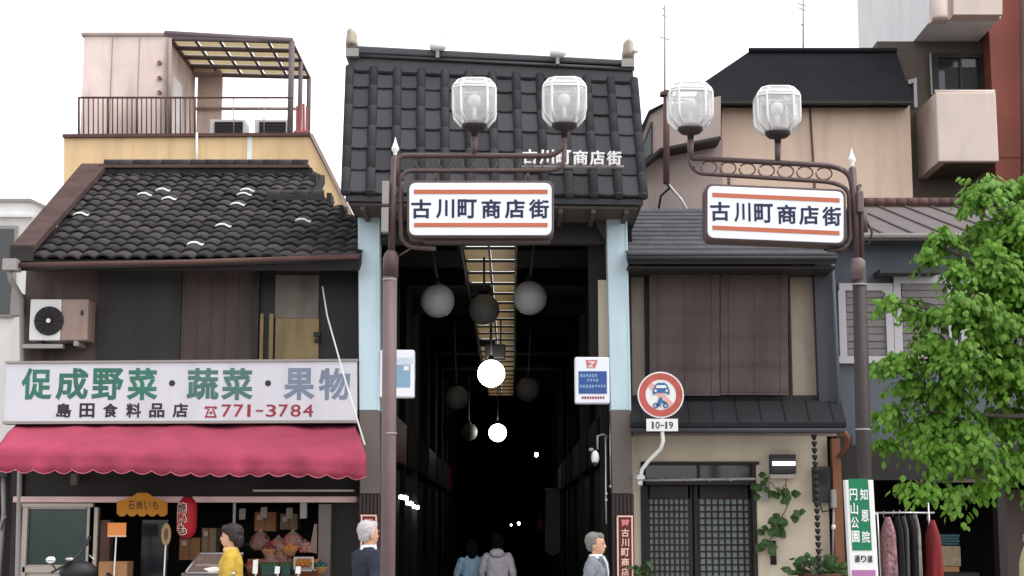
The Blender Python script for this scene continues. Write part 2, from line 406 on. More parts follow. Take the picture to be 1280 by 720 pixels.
# pergola
pg = part('pergola', MB().tube([P(206, 42, Y0), P(366, 51, Y0)], .055), M_PERGM, b)
zn = PZ(48, Y0); zf = PZ(93, Y1); xa, xb = PX(212, Y0, 48), PX(365, Y0, 48)
def pgp(s, t): return Vector((xa+(xb-xa)*s, Y0+(Y1-Y0)*t, zn+(zf-zn)*t - .05*s))
for k in range(5):
    part('purlin', MB().tube([pgp(0, k/4), pgp(1.0, k/4)], .045, 6), M_PERGM, pg)
for k in range(6):
    part('rafter', MB().tube([pgp(k/5, 0), pgp(k/5, 1)], .026, 6), M_PERGM, pg)
for i in range(5):
    for j in range(4):
        e = .012; z = Vector((0, 0, .035))
        q = [pgp(i/5+e, j/4+.02)+z, pgp((i+1)/5-e, j/4+.02)+z, pgp((i+1)/5-e, (j+1)/4-.02)+z, pgp(i/5+e, (j+1)/4-.02)+z]
        part('roof_pane', MB().prism(q, (0, 0, .008)), M_PERG, pg)
for t in (0, .5, 1.0):
    p = pgp(1, t); part('post', MB().tube([p, (p.x, p.y, PZ(175, p.y))], .05 if t == 0 else .04), M_PERGM, pg)
p0, p1 = pgp(0, 0), pgp(0, 1)
for o, (ua, ub), lab in (((0, 0, 0), (262, 306), 'left'), ((0, 0, 0), (318, 360), 'right')):
    t = thing('rooftop_condenser', f'grey grilled condenser on the roof terrace, the {lab} one of two under the pergola', 'air conditioner', P((ua+ub)/2, 172, 27.4), 'condensers on the roof terrace')
    part('casing', MB().pr(ua, 149, ub, 178, 27.4, .5), M_ACW, t, bevel=.01)
    part('grille', MB().pr(ua+6, 152, ub-3, 177, 27.37, .04), M_SCREEN, t)
    gr = MB()
    for k in range(7): gr.pr(ua+6, 153.5+3.4*k, ub-3, 154.3+3.4*k, 27.355, .02)
    part('grille_bar', gr, M_BLACK, t)
M_FRED = mat('faded_red_paint', C(160, 88, 88), .7, var=.2)
t = thing('red_stool', 'faded red slatted chair beside the pergola posts on the roof terrace', 'chair', P(376, 172, 26.9))
for k, u in enumerate((371, 375, 379, 383)):
    part('slat', MB().pp([(u-1, 128+abs(k-1.5)*3), (u+1.5, 128+abs(k-1.5)*3), (u+2, 175), (u-1.5, 175)], 26.9, .05), M_FRED, t)
part('leg', MB().tube([P(368, 166, 26.95), P(366, 185, 26.95)], .02), M_FRED, t); part('leg', MB().tube([P(386, 166, 26.95), P(388, 185, 26.95)], .02), M_FRED, t)
part('seat', MB().pr(367, 163, 387, 166, 26.5, .45), M_FRED, t)

# ------------------------------------------------------------------ beige building behind the right house
YG = 23.0
b = thing('beige_building', 'beige rendered building with a black hipped roof behind the right street lamp', 'building', (PX(1010, YG), YG, 0))
part('wall', MB().pp([(902, 124), (1137, 124), (1143, 300), (1143, 600), (902, 600)], YG, 5), M_BEIGE, b)
rf = MB(); rq = lambda u, v: P(u, v, YG-.35 + .6*(127-v)/64)
rf.prism([rq(898, 127), rq(1141, 127), rq(1120, 63), rq(938, 63)], (0, 4.5, 0))
rf.prism([rq(898, 127)+Vector((0, .02, 0)), rq(938, 63)+Vector((0, .02, 0)), rq(876, 105)+Vector((0, .02, 0)), rq(886, 121)+Vector((0, .02, 0))], (0, 4.4, 0)); part('roof', rf, M_BLACKR, b)
part('eave_trim', MB().pp([(899, 126), (1141, 126), (1141, 129), (899, 129)], YG-.36, .1), M_DARKW, b)
part('roof_ridge', MB().tube([P(936, 62.5, YG+.2), P(1121, 62.5, YG+.2)], .035), M_BLACKR, b)
part('wall_joint', MB().pp([(1011, 127), (1013, 127), (1018, 205), (1016, 205)], YG-.025, .03), M_RUST, b)
part('corner_bracket', MB().tube([P(905, 127, YG-.03), P(903, 134, YG-.1), P(899, 138, YG-.1)], .025), M_RUST, b)
part('lower_wall', MB().pp([(780, 216), (806, 208), (826, 187), (903.5, 174), (903.5, 300), (780, 300)], YG-.1, 3), M_MAUVE, b)
part('bay', MB().pp([(810, 142), (827, 133), (901, 120), (901, 172), (826, 186), (800, 209), (800, 180)], YG-.55, 1.5), M_MAUVE, b)
part('bay_edge', MB().pp([(900, 170), (901.5, 173.5), (827, 188), (797, 213), (797, 209.5), (825, 185)], YG-.6, 1.5), M_DARKW, b)
part('bay_roof', MB().pp([(799, 180), (797, 168), (811, 138), (829, 129), (829, 132), (813, 142)], YG-.6, 1.5), M_BLACKR, b)
fr = part('window', MB().pp([(802, 185), (814, 152), (816, 152), (816, 194), (803, 203)], YG-.585, .05), M_DARKW, b)
part('pane', MB().pp([(804, 184), (814, 158), (814, 192), (805, 199)], YG-.595, .015), M_GLASS, fr)
part('stack_pipe', MB().tube([P(833, 113, YG-.7), P(833, 230, YG-.7)], .045), M_RUST, b)
part('pipe_cap', MB().pr(826, 114, 841, 118, YG-.78, .16), M_RUST, b)
part('cable', MB().tube([P(833, 228, YG-.7), P(837, 235, YG-.5), P(826, 245, YG-.3), P(823, 263, YG-.3)], .018, 6), M_BLACK, b)
part('cable', MB().tube([P(834, 228, YG-.7), P(838, 234, YG-.5), P(852, 250, YG-.3), P(859, 263, YG-.3)], .022, 6), M_PLASTER, b)
def antenna(u, v0, v1, Y, lab, arms):
    t = thing('antenna', lab, 'antenna', P(u, v1, Y))
    part('mast', MB().tube([P(u, v1, Y), P(u, v0, Y)], .012, 6), M_PIPE, t)
    for dv, L in arms: part('arm', MB().tube([P(u, v0+dv, Y)+Vector((-L, 0, 0)), P(u, v0+dv, Y)+Vector((L, .15, 0))], .008, 5), M_PIPE, t)
antenna(831, 6, 116, YG-.5, 'thin antenna mast standing on the brown pipe left of the black roof', [(4, .03), (12, .04), (40, .08)])
antenna(1004, -4, 63, YG+.3, 'thin aerial mast standing on the ridge of the black hipped roof', [(8, .08), (14, .06), (34, .03)])

# ------------------------------------------------------------------ apartment block top right
b = thing('apartment_block', 'apartment block with pale balconies and brown facing at top right', 'building', (7.5, 22.5, 0))
xw = PX(1166, 22.5, 20); z8 = PZ(22, 22.5)
part('upper_storey', MB().box(xw, PX(1251, 22.52, 20), 22.52, 27.4, z8, z8+4), M_WHITEB, b)
ub = part('upper_balcony', MB().prism([P(1192, -40, 22.2), P(1253, -40, 22.2), P(1253, 18, 22.2), P(1192, 18, 22.2)], (0, .3, 0)), M_BALC, b)
part('rounded_end', MB().loft([[Vector((x + .12*cos(a)-.06, 22.3+.1*sin(a), zz)) for a in [2*pi*k/12 for k in range(12)]] for x, zz in ((PX(1180, 22.3, 10), PZ(24, 22.3)), (PX(1180, 22.3, 10), PZ(24, 22.3)+.04), (PX(1180, 22.3, 10), PZ(-40, 22.3)))]), M_BALC, b)
part('corner_panel', MB().pp([(1166, -40), (1191, -40), (1191, 20), (1186, 25), (1166, 25)], 22.3, .2), M_BALC, b)
YW = 23.65
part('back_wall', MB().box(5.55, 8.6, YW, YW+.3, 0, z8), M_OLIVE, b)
wf = part('window', MB().pr(1164, 66, 1236, 72, YW-.06, .08).pr(1164, 72, 1174, 135, YW-.06, .08).pr(1226, 72, 1236, 135, YW-.06, .08).pr(1200, 72, 1203, 135, YW-.05, .06), M_BLACK, b)
part('pane', MB().pr(1174, 72, 1200, 135, YW-.02, .015), M_GLASS, wf); part('pane', MB().pr(1203, 72, 1226, 135, YW-.02, .015), M_GLASS, wf)
part('curtain', MB().pr(1182, 84, 1199, 135, YW-.028, .006), M_SCREEN, wf); part('curtain', MB().pr(1204, 84, 1222, 135, YW-.028, .006), M_SCREEN, wf)
part('sash_edge', MB().pr(1163, 66, 1165, 118, YW-.09, .03), M_PIPE, wf)
bx0, bx1, bz0, bz1 = xw, PX(1247, 22.5, 160), PZ(202, 22.5), PZ(115, 22.5)
bal = MB(); bal.box(bx0, bx1, 22.5, 22.62, bz0, bz1); part('balcony', bal, M_BALC, b, bevel=.02)
part('balcony_side', MB().box(bx0, bx0+.12, 22.622, 23.648, bz0, bz1), M_BALC, b)
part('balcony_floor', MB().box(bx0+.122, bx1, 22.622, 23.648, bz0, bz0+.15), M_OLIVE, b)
part('handrail', MB().tube([(bx0, 22.56, bz1+.02), (bx1, 22.56, bz1+.02)], .03), M_BALC, b)
part('pillar', MB().box(PX(1245, 23.25, 150), PX(1262, 23.25, 150), 23.262, 23.648, 0, z8), M_BALC, b); part('under_balcony_shade', MB().box(5.6, PX(1238, YW, 230), YW-.03, YW-.01, 0, bz0-.3), M_BLACK, b)  # black sheet on the back wall paints the shade below the balcony
fr = part('frame', MB().pp([(1135, 100), (1146, 97), (1147, 134), (1143, 134), (1142, 103), (1136, 105)], YW-.09, .08), M_FRAMEW, b)
bw = part('brown_wall', MB().pr(1241, -60, 1420, 330, 23.25, 4), M_BRICK, b)
part('wall_joint', MB().pr(1241, 196, 1420, 197, 23.243, .02), M_DRED, bw)
part('drain_pipe', MB().tube([P(1278, -20, 23.1), P(1280, 180, 23.1), P(1280, 330, 23.1)], .05), M_RUST, b)

# ------------------------------------------------------------------ blue-grey shop at far right
YR = 18.6
b = thing('grey_shop', 'blue grey clothes shop with a seamed metal roof behind the tree', 'building', (PX(1180, YR), YR, 0))
part('wall', MB().pr(1036, 292, 1600, 560, YR, .25), M_BLUEG, b)
part('back_wall', MB().box(PX(1052, YR), 9, 22, 22.2, 0, 5.5), M_ARCW, b)
part('side_wall', MB().box(8.4, 8.6, YR, 22, 0, 5), M_BLUEG, b); part('side_wall', MB().box(PX(1062, 18.9), PX(1072, 18.9), 18.85, 22, 0, 4.9), M_BLUEG, b)
part('floor_slab', MB().box(PX(1062, YR), 8.5, YR+.26, 22, PZ(560, YR), PZ(545, YR)), M_ARCC, b)
ye, yr = 18.25, 21.5
A, B_ = P(1030, 294, ye), P(1600, 294, ye); Cc, D = P(1600, 259, yr), P(1085-50, 259, yr)
rf = part('roof', MB().prism([A, B_, Cc, D], (0, 0, -.06)), M_METROOF, b)
for k in range(19):
    x = A.x + .35*k
    p0 = Vector((x, ye, A.z+.012)); p1 = Vector((x, yr, D.z+.012))
    part('roof_seam', MB().tube([p0, p1], .016, 5), M_METROOF, rf)
part('ridge', MB().pr(1078, 252, 1600, 262, yr, .3), M_RUST, rf)
for k in range(16):
    u = 1079+13.5*k; part('ridge_tile', MB().tube([P(u, 252.5, yr+.02), P(u+13, 252.5, yr+.02)], .06, 8), M_RUST, rf)
part('gutter', MB().tube([P(1030, 294.5, ye-.03), P(1600, 294.5, ye-.03)], .03), M_PIPE, b)
part('canopy', MB().pr(1100, 336, 1175, 341, YR-.35, .35), M_DARKROOF, b)
def shutter_win(u0, v0, u1, v1, fw, n):
    f = part('window', MB().pr(u0, v0, u1, v0+fw, YR-.06, .08).pr(u0, v1-fw, u1, v1, YR-.06, .08).pr(u0, v0+fw, u0+fw, v1-fw, YR-.06, .08).pr(u1-fw, v0+fw, u1, v1-fw, YR-.06, .08), M_FRAMEW, b)
    h = (v1-v0-2*fw)/n
    for k in range(n):
        part('shutter_slat', MB().pr(u0+fw, v0+fw+h*k+.3, u1-fw, v0+fw+h*(k+1)-.5, YR-.03+.012*(k % 2), .04), M_SHUT, f)
shutter_win(1049, 354, 1117, 454, 9, 9)
shutter_win(1117.5, 344, 1196, 454, 10, 10)
shutter_win(1200, 344, 1290, 454, 10, 10)
part('lintel_panel', MB().pr(1052, 556, 1600, 600, YR-.05, .2), M_DARKW, b)
part('shop_beam', MB().pr(1150, 599, 1600, 603, YR-.1, .15), M_BROWNP, b)
part('door_post', MB().pr(1252, 603, 1262, 900, YR-.04, .2), M_DARKW, b)
part('display_panel', MB().pr(1262, 612, 1330, 900, YR+.6, .05), M_BROWNP, b)
part('shop_counter', MB().box(PX(1165, 19), PX(1215, 19), 19.0, 19.6, .12, PZ(716, 19)), M_DARKW, b)
YC = 18.1
t = thing('clothes_rack', 'steel clothes rail loaded with garments outside the grey shop', 'rack', (PX(1130, YC), YC, .12))
part('rail', MB().tube([P(1096, 641, YC), P(1168, 641, YC)], .012), M_CHROME, t)
for u in (1096.5, 1160): part('upright', MB().tube([P(u, 628 if u > 1100 else 641, YC), (PX(u, YC), YC, .14)], .012), M_CHROME, t)
part('foot', MB().tube([(PX(1096, YC), YC-.25, .135), (PX(1096, YC), YC+.25, .135)], .014), M_CHROME, t)
part('foot', MB().tube([(PX(1160, YC), YC-.25, .135), (PX(1160, YC), YC+.25, .135)], .014), M_CHROME, t)
def garment(u0, u1, v0, v1, m, lab, group=None, Y=YC, seed=0, vr=None):
    t = thing('garment', lab, 'clothing', P((u0+u1)/2, v1, Y), group)
    rings = []; n = 22; rnd = random.Random(seed)
    ph = [rnd.uniform(0, 6) for _ in range(3)]
    for k in range(10):
        s = k/9; v = v0+(v1-v0)*s; w = min(1, .30+s*2.2) if s < .3 else .92+.1*s
        cx = PX((u0+u1)/2, Y); hw = (PX(u1, Y)-PX(u0, Y))/2*w; dp = .20*min(1, .4+s*3)
        rings.append([Vector((cx + hw*cos(a)*(1+.22*sin(5*a+ph[0])*s), Y + dp*sin(a)*(1+.2*sin(4*a+ph[1])*s), PZ(v, Y)+.01*sin(3*a+ph[2])*s)) for a in [2*pi*i/n for i in range(n)]])
    part('cloth', MB().loft(rings), m, t)
    c = P((u0+u1)/2, v0, Y)
    part('hanger', MB().tube([c+Vector((0, 0, -.01)), c+Vector((0, 0, .03)), c+Vector((.015, 0, .05)), c+Vector((0, 0, .065))], .004, 5), M_CHROME, t)
GG = 'garments on the clothes rail'
garment(1096, 1113, 646, 722, M_CLOTHP, 'pink and black printed garment at the pole end of the clothes rail', GG, seed=1)
garment(1112, 1121, 645, 730, M_CLOTHK, 'black garment beside the pink print on the clothes rail', GG, seed=2)
garment(1120, 1128, 645, 728, M_CLOTHG, 'dark grey garment in the middle of the clothes rail', GG, seed=3)
garment(1128, 1135, 644, 726, M_CLOTHK, 'black garment between two grey ones on the clothes rail', GG, seed=4)
garment(1134, 1142, 643, 724, mat('stripe_cloth', C(140, 130, 130), .85, var=.5, scale=14), 'lighter mottled grey garment on the clothes rail', GG, seed=5)
garment(1150, 1168, 650, 735, M_CLOTHR, 'red garment hanging at the right end of the clothes rail', GG, seed=6)
garment(1266, 1292, 676, 760, M_CLOTHY, 'pale yellow green garment on a wooden hanger at the right edge', seed=7, Y=17.6)
t = thing('folded_stack', 'stack of folded teal cloths on the shop counter', 'clothing', P(1190, 690, 19.1))
for k in range(4):
    part('folded_cloth', MB().pr(1174+k % 2, 668+k*3.5, 1200-k % 2, 671+k*3.5, 19.1, .3), M_TEAL, t, bevel=.01)
t = thing('printed_carton', 'printed beige carton below the folded teal cloths', 'box', P(1187, 716, 19.05))
part('carton', MB().pr(1174, 682.5, 1201, 708, 19.05, .35), M_PRINT, t, bevel=.008); part('carton_flap', MB().pr(1176, 708.5, 1199, 715, 19.04, .36), M_CARD, t)

# ------------------------------------------------------------------ left house: vegetable shop
YL = 18.4
b = thing('vegetable_shop', 'old two storey vegetable shop with tiled roof, white signboard and pink awning', 'shop', (PX(240, YL), YL, 0))
xl, xr_ = PX(30, YL, 400), PX(452, YL, 400)
part('upper_wall', MB().box(xl, xr_, YL, YL+.2, PZ(560, YL), PZ(318, YL)), M_STAINW, b)
part('side_wall', MB().box(xl-.02, xl+.15, YL+.21, 24.8, 0, 5.1), M_STAINW, b); part('side_wall', MB().box(xr_-.15, xr_+.02, YL+.21, 24.8, 0, 4.5), M_STAINW, b)
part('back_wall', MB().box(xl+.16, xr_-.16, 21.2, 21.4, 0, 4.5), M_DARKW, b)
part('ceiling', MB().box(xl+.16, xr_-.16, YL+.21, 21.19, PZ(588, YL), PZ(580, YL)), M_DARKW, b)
part('screen_window', MB().pr(122, 335, 226, 460, YL-.03, .05), M_SCREEN, b)
part('brown_shutter', MB().pr(227, 332, 316, 460, YL-.05, .06), M_BROWNP, b)
for k in range(5): part('shutter_batten', MB().pr(229+17*k, 340, 230+17*k, 458, YL-.056, .02), M_BROWNP, b)
part('upper_post', MB().pr(316, 330, 323, 460, YL-.1, .12), M_DARKW, b)
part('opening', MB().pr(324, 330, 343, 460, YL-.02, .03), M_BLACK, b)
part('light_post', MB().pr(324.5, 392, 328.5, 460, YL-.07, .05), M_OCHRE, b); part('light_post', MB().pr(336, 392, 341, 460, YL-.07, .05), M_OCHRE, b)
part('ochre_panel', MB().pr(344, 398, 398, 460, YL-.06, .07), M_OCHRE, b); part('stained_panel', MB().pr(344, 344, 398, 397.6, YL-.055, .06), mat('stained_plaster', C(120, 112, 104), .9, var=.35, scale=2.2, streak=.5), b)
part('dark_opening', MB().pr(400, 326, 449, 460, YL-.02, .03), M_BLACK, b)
part('hinge', MB().pr(392, 415, 400, 420, YL-.12, .08).pr(393, 423, 399, 427, YL-.12, .08), M_BLACK, b)
part('eave_beam', MB().pr(36, 326, 448, 336, YL-.12, .14), M_DARKW, b)
# roof
ye, yr = 17.7, 21.5
ze, zr = PZ(322, ye), PZ(216, yr)
nrm = Vector((0, -(zr-ze), yr-ye)).normalized(); sl = Vector((0, yr-ye, zr-ze)); slen = sl.length; sl.normalize()
NC, NR = 20, 16
x0 = PX(38, ye, 320); x1 = PX(449, ye, 320); cw = (x1-x0)/NC; rh = slen/NR
def rlimit(r):       # the right hand edge of the roof steps in towards the ridge
    Y = ye+(yr-ye)*r/NR
    return 1e9 if r < 7 else (PX(429, Y, 275) if r < 9 else (PX(410, Y, 250) if r < 11 else PX(392, Y, 230)))
roof = MB()
for (ra, rb_) in ((0, 7), (7, 9), (9, 11), (11, 16)):
    X1 = min(rlimit(ra), x1)
    xo = x0-.1 if ra < 7 else x0-.2; a = Vector((xo, ye, ze))+sl*rh*ra; c = Vector((xo, ye, ze))+sl*rh*rb_
    roof.prism([a-nrm*.03, Vector((X1, a.y, a.z))-nrm*.03, Vector((X1, c.y, c.z))-nrm*.03, c-nrm*.03], -nrm*.12)
rf = part('roof', roof, M_DECK, b)
part('back_slope', MB().prism([(x0-.1, yr, zr-.05), (PX(392, yr, 220), yr, zr-.05), (PX(392, yr, 220), 25, zr-1.6), (x0-.1, 25, zr-1.6)], (0, 0, -.1)), M_KAWARA, rf)
part('gable_wall', MB().prism([(xl-.01, YL+.1, 3.5), (xl-.01, 24.8, 3.5), (xl-.01, 24.8, zr-1.7), (xl-.01, yr, zr-.3), (xl-.01, YL+.1, ze+.1)], (.12, 0, 0)), M_STAINW, b)
tm = MB(); nx = 9
def tprof(s): return (.016)*sin(2*pi*s-.9) + .004*sin(4*pi*s)
top = [[Vector((s*cw*1.06, -.02 + l*(rh*1.22), tprof(s)+.030*(1-l))) for s in [i/(nx-1) for i in range(nx)]] for l in (0, 1)]
low = [p-Vector((0, -.004, .022)) for p in top[0]]
vs = low+top[0]+top[1]; fs = []
for k in range(2):
    for i in range(nx-1): fs.append((k*nx+i, k*nx+i+1, (k+1)*nx+i+1, (k+1)*nx+i))
tm.add(vs, fs, True)
tile_me = tm.mesh('roof_tile'); tile_me.materials.append(M_KAWARA)
for p in tile_me.polygons[:nx-1]: p.use_smooth = False
fr4 = Matrix(((1, 0, 0, 0), (0, sl.y, nrm.y, 0), (0, sl.z, nrm.z, 0), (0, 0, 0, 1)))
pm = MB()
up_ = Vector((0, 0, .015))
pm.add([p+Vector((0, -.010, .010)) for p in low]+[p+Vector((0, -.010, .010))+up_ for p in low]+[p+Vector((0, .02, .012))+up_ for p in low],
       [(k*nx+i, k*nx+i+1, (k+1)*nx+i+1, (k+1)*nx+i) for k in range(2) for i in range(nx-1)], True)
patch_me = pm.mesh('plaster_patch'); patch_me.materials.append(M_PLASTER)
rt = random.Random(3)
tilepos = []
for r in range(NR):
    for c in range(-1 if r > 6 else 0, NC):
        X = x0+c*cw
        if X+cw*.6 > rlimit(r): continue
        base = Vector((X, ye, ze))+sl*(r*rh+rt.uniform(-.012, .012))+nrm*rt.uniform(-.006, .006)
        m4 = Matrix.Translation(base) @ fr4 @ Matrix.Rotation(rt.uniform(-.018, .018), 4, 'Z') @ Matrix.Rotation(rt.uniform(-.02, .02), 4, 'Y')
        inst('roof_tile', tile_me, rf, m4); tilepos.append((base, m4))
def nearest(u, v):
    best = None
    for base, m4 in tilepos:
        q = base+Vector((cw/2, 0, .03)); d = q-Vector((0, 0, CAMZ))
        f = d.y*CP+d.z*SP; uu = 640+FPX*d.x/f; vv = 360-FPX*(-d.y*SP+d.z*CP)/f
        e = abs(uu-u)+2*abs(vv-v)
        if best is None or e < best[0]: best = (e, m4)
    return best[1]
for u, v in ((188, 243), (205, 238), (207, 246), (312, 236), (310, 244), (302, 253), (97, 265), (285, 279), (253, 304), (385, 275)):
    inst('plaster_patch', patch_me, rf, nearest(u, v))
# ridge of the left roof: stacked courses and round cap tiles
part('ridge_course', MB().pp([(118, 209), (390, 209), (390, 218), (118, 218)], yr-.16, .3), M_KAWARA, rf, bevel=.01)
part('ridge_course', MB().pp([(122, 205.5), (386, 205.5), (386, 209.3), (122, 209.3)], yr-.2, .38), M_RUST, rf)
for k in range(14):
    u = 131+18*k; part('ridge_tile', MB().tube([P(u, 206, yr), P(u+17, 206.2, yr), P(u+17.5, 206.4, yr)], [.075, .075, .085], 10), M_KAWARA, rf)
part('ridge_course', MB().pr(333, 243, 405, 251, yr-1.5, .25), M_KAWARA, rf, bevel=.01)
for k in range(4): part('ridge_tile', MB().tube([P(334+18*k, 243, yr-1.4), P(351+18*k, 243, yr-1.4)], .06, 10), M_KAWARA, rf)
part('ridge_end', MB().pr(408, 241, 414, 256, yr-1.6, .3), M_KAWARA, rf); part('ridge_end', MB().pr(386, 218, 395, 243, yr-.5, .3), M_KAWARA, rf)
part('ridge_end', MB().pr(424, 256, 428, 272, yr-2.3, .3), M_KAWARA, rf)
# verge board (brown metal) at the left
e0 = Vector((PX(14, ye-.05, 318), ye-.05, ze+.05)); r0 = Vector((PX(102, yr, 218), yr, zr+.06))
vb = MB(); vb.prism([e0, e0+Vector((.25, 0, 0)), r0+Vector((.36, 0, 0)), r0], nrm*.07); part('verge_board', vb, mat('verge_brown', C(80, 63, 61), .85, var=.25, streak=.3, spec=.1), rf)
part('verge_face', MB().prism([e0+Vector((-.01, -.02, .08)), e0+Vector((.25, -.02, .08)), e0+Vector((.25, -.02, -.1)), e0+Vector((-.01, -.02, -.1))], (0, .03, 0)), M_DARKW, rf)
gut = part('gutter', MB().tube([P(18, 331.5, ye-.1), P(240, 327.5, ye-.1), P(449, 320.5, ye-.1)], .028), M_RUST, b)
part('fascia', MB().pp([(20, 333), (449, 322), (449, 327), (20, 338)], ye+.02, .05), M_DARKW, b)
part('gutter_head', MB().pr(3, 323, 20, 337, ye-.2, .2), M_PIPE, b)
part('downpipe', MB().tube([P(12, 336, ye-.1), P(13, 348, ye-.1), P(27, 372, YL-.1), P(28, 455, YL-.1), P(22, 720, YL-.1), (PX(22, YL), YL-.1, .1)], .03), M_PIPE, b)
part('meter_box', MB().pr(13, 366, 26, 394, YL-.1, .15), M_PIPE, b)
# signboard over the awning
YS = 17.95
sb = part('signboard', MB().pp([(8, 454), (446, 451), (446, 527.5), (4, 529)], YS, .18), M_SHOPS, b, bevel=.01)
def shr(v, u): return v - 2.5*(u-8)/438 if v < 490 else v - 1.3*(u-8)/438
part('sign_trim', MB().pp([(6, 451.5), (447, 448.5), (447, 451.2), (6, 454.2)], YS-.02, .2), M_PIPE, sb)
part('sign_trim', MB().pp([(3, 526.5), (447, 525), (447, 528.5), (3, 530)], YS-.02, .2), M_PIPE, sb)
chars = [('促', 26, 66), ('成', 69, 111), ('野', 114, 155), ('菜', 158, 198), ('・', 209, 221), ('蔬', 233, 274), ('菜', 276, 317), ('・', 329, 341), ('果', 354, 394), ('物', 398, 438)]
for grp, m in ((0, M_GREEN1), (1, M_GREEN2), (2, M_GREY3)):
    mb = MB()
    for i, (ch, a, c) in enumerate(chars):
        if (0 if i < 4 else 1 if i in (5, 6) else 2 if i > 7 else 3) == grp: put_char(mb, ch, a, 460, c, 500, YS, .005, .03)
    part('lettering', mb, m, sb)
mb = MB()
for ch, a, c in (chars[4], chars[7]): mb.disc(P((a+c)/2, 479, YS-.005), .034, .005, 18)
for k, ch in enumerate('島田食料品店'): put_char(mb, ch, 70+29.1*k, 504, 89.5+29.1*k, 522, YS, .005, .03)
part('lettering', mb, M_INK, sb)
mb = MB()
us = 277
for ch, w in zip('771-3784', (12.5, 12.5, 9, 11, 13, 12.5, 13, 13)):
    if ch == '-': mb.pr(us+1, 512.4, us+w-1, 514.4, YS-.005, .005)
    else: put_char(mb, ch, us, 505.5, us+w, 521, YS, .005, .008)
    us += w+2.6
# telephone mark
mb.pp([(256, 508), (271, 508), (271, 511), (267.5, 511), (267.5, 509.8), (259.5, 509.8), (259.5, 511), (256, 511)], YS-.005, .005)
mb.pp([(260, 511), (262, 511), (258.6, 520), (268.4, 520), (265, 511), (267, 511), (271, 522), (256, 522)], YS-.005, .005)
mb.disc(P(263.5, 516, YS-.005), .016, .005, 14)
part('lettering', mb, M_REDINK, sb)
# awning
aw = MB(); n = 76; ya, yb = 18.12, 17.2
rows = []
for j in range(7):
    t = j/6; row = []
    for i in range(n+1):
        s = i/n
        A = P(22+(442-22)*s, 529, ya); B2 = P(-6+(458+6)*s, 561+12*s, yb)
        p = A.lerp(B2, t); p.z += .035*sin(pi*t)*(1) - .03*sin(pi*t)*(.5+.5*sin(s*23)) + .034*noise.noise(Vector((s*11, t*2.2, 1))) + .016*noise.noise(Vector((s*34+t*5, t*4, 5)))*(.4+t)
        row.append(p)
    rows.append(row)
for j in range(3):
    row = []
    for i in range(n+1):
        s = i/n; u = -6+464*s
        hang = (26-3*s)*((j+1)/3)
        ph = (i % 4)/4
        if j == 2: hang += 4.6*sin(pi*ph) - 1.5
        row.append(P(u, 561+12*s+hang+1.0*sin(s*14), yb) + Vector((0, (.03*sin(s*48)+.05*noise.noise(Vector((s*30, j*.4, 3))))*(j+1)/3, 0)))
    rows.append(row)
vs = [p for r in rows for p in r]; w_ = n+1
aw.add(vs, [(k*w_+i, k*w_+i+1, (k+1)*w_+i+1, (k+1)*w_+i) for k in range(len(rows)-1) for i in range(n)], True)
for e in (0, n):
    aw.add([rows[0][e], rows[6][e], rows[8][e], rows[0][e]-Vector((0, 0, .25))], [(0, 1, 2, 3)])
ao = part('awning', aw, M_AWN, b)
so = ao.modifiers.new('solidify', 'SOLIDIFY'); so.thickness = .006
part('awning_piping', MB().tube([rows[-1][i]+Vector((0, -.004, 0)) for i in range(n+1)], .006, 5), mat('awning_edge', C(176, 96, 110), .8), ao)
part('awning_bar', MB().tube([rows[6][0]+Vector((.02, .06, -.14)), rows[6][n]+Vector((-.02, .06, -.14))], .02), M_PIPE, ao)
part('stay_rope', MB().tube([P(403, 358, YL-.3), P(409, 395, 18.0), P(430, 470, 17.7), P(456, 556, yb)], .009, 6), M_WHITEP, b)
# lower front
part('transom_board', MB().pr(14, 590, 450, 621, YL-.05, .2), M_DARKW, b)
part('header_beam', MB().pr(16, 620.5, 446, 628, YL-.12, .22), M_HEAD, b, bevel=.008)
part('header_rail', MB().pr(316, 612, 442, 614.5, YL-.2, .1), M_SASH, b)
part('corner_post', MB().pr(8, 590, 20, 1000, YL-.1, .3), M_DARKW, b)
wf = part('window', MB().pr(20, 629, 116, 634, YL-.1, .1).pr(20, 634, 27, 1000, YL-.1, .1).pr(111, 634, 116, 1000, YL-.1, .1).pr(27, 708, 111, 716, YL-.1, .1), M_SASH, b, bevel=.006)
part('pane', MB().pr(27, 634, 111, 708, YL-.04, .02), M_DGREEN, wf); part('inner_sash', MB().pr(27, 634, 30, 708, YL-.07, .03).pr(108, 634, 111, 708, YL-.07, .03).pr(30, 634, 108, 636, YL-.07, .03).pr(30, 706, 108, 708, YL-.07, .03), M_SASH, wf)
part('sill_wall', MB().pr(27, 716, 111, 1000, YL-.06, .1), M_SASH, wf)
part('door_panel', MB().pr(172, 650, 205, 1000, YL+.1, .05), M_GLASS, b)
part('wooden_post', MB().pr(119, 650, 132, 1000, YL-.06, .15), mat('brown_post', C(92, 62, 54), .7, var=.2, streak=.3), b, bevel=.008)
part('grey_post', MB().pr(395, 630, 411, 1000, YL-.12, .16), M_POST, b, bevel=.008)
part('hanging_strut', MB().pr(291, 628, 294, 672, YL-.06, .04), M_PIPE, b)
part('small_box', MB().pr(375, 628, 383, 648, YL-.1, .08), M_PIPE, b)
part('bulkhead_lamp', MB().pr(88, 592, 96, 606, YL-.2, .1), M_POST, b)
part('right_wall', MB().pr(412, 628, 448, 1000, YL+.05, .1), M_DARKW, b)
for k in range(3): part('shelf', MB().box(PX(296, 19.6), PX(395, 19.6), 19.4, 20.2, .9+.5*k, .93+.5*k), M_DARKW, b)

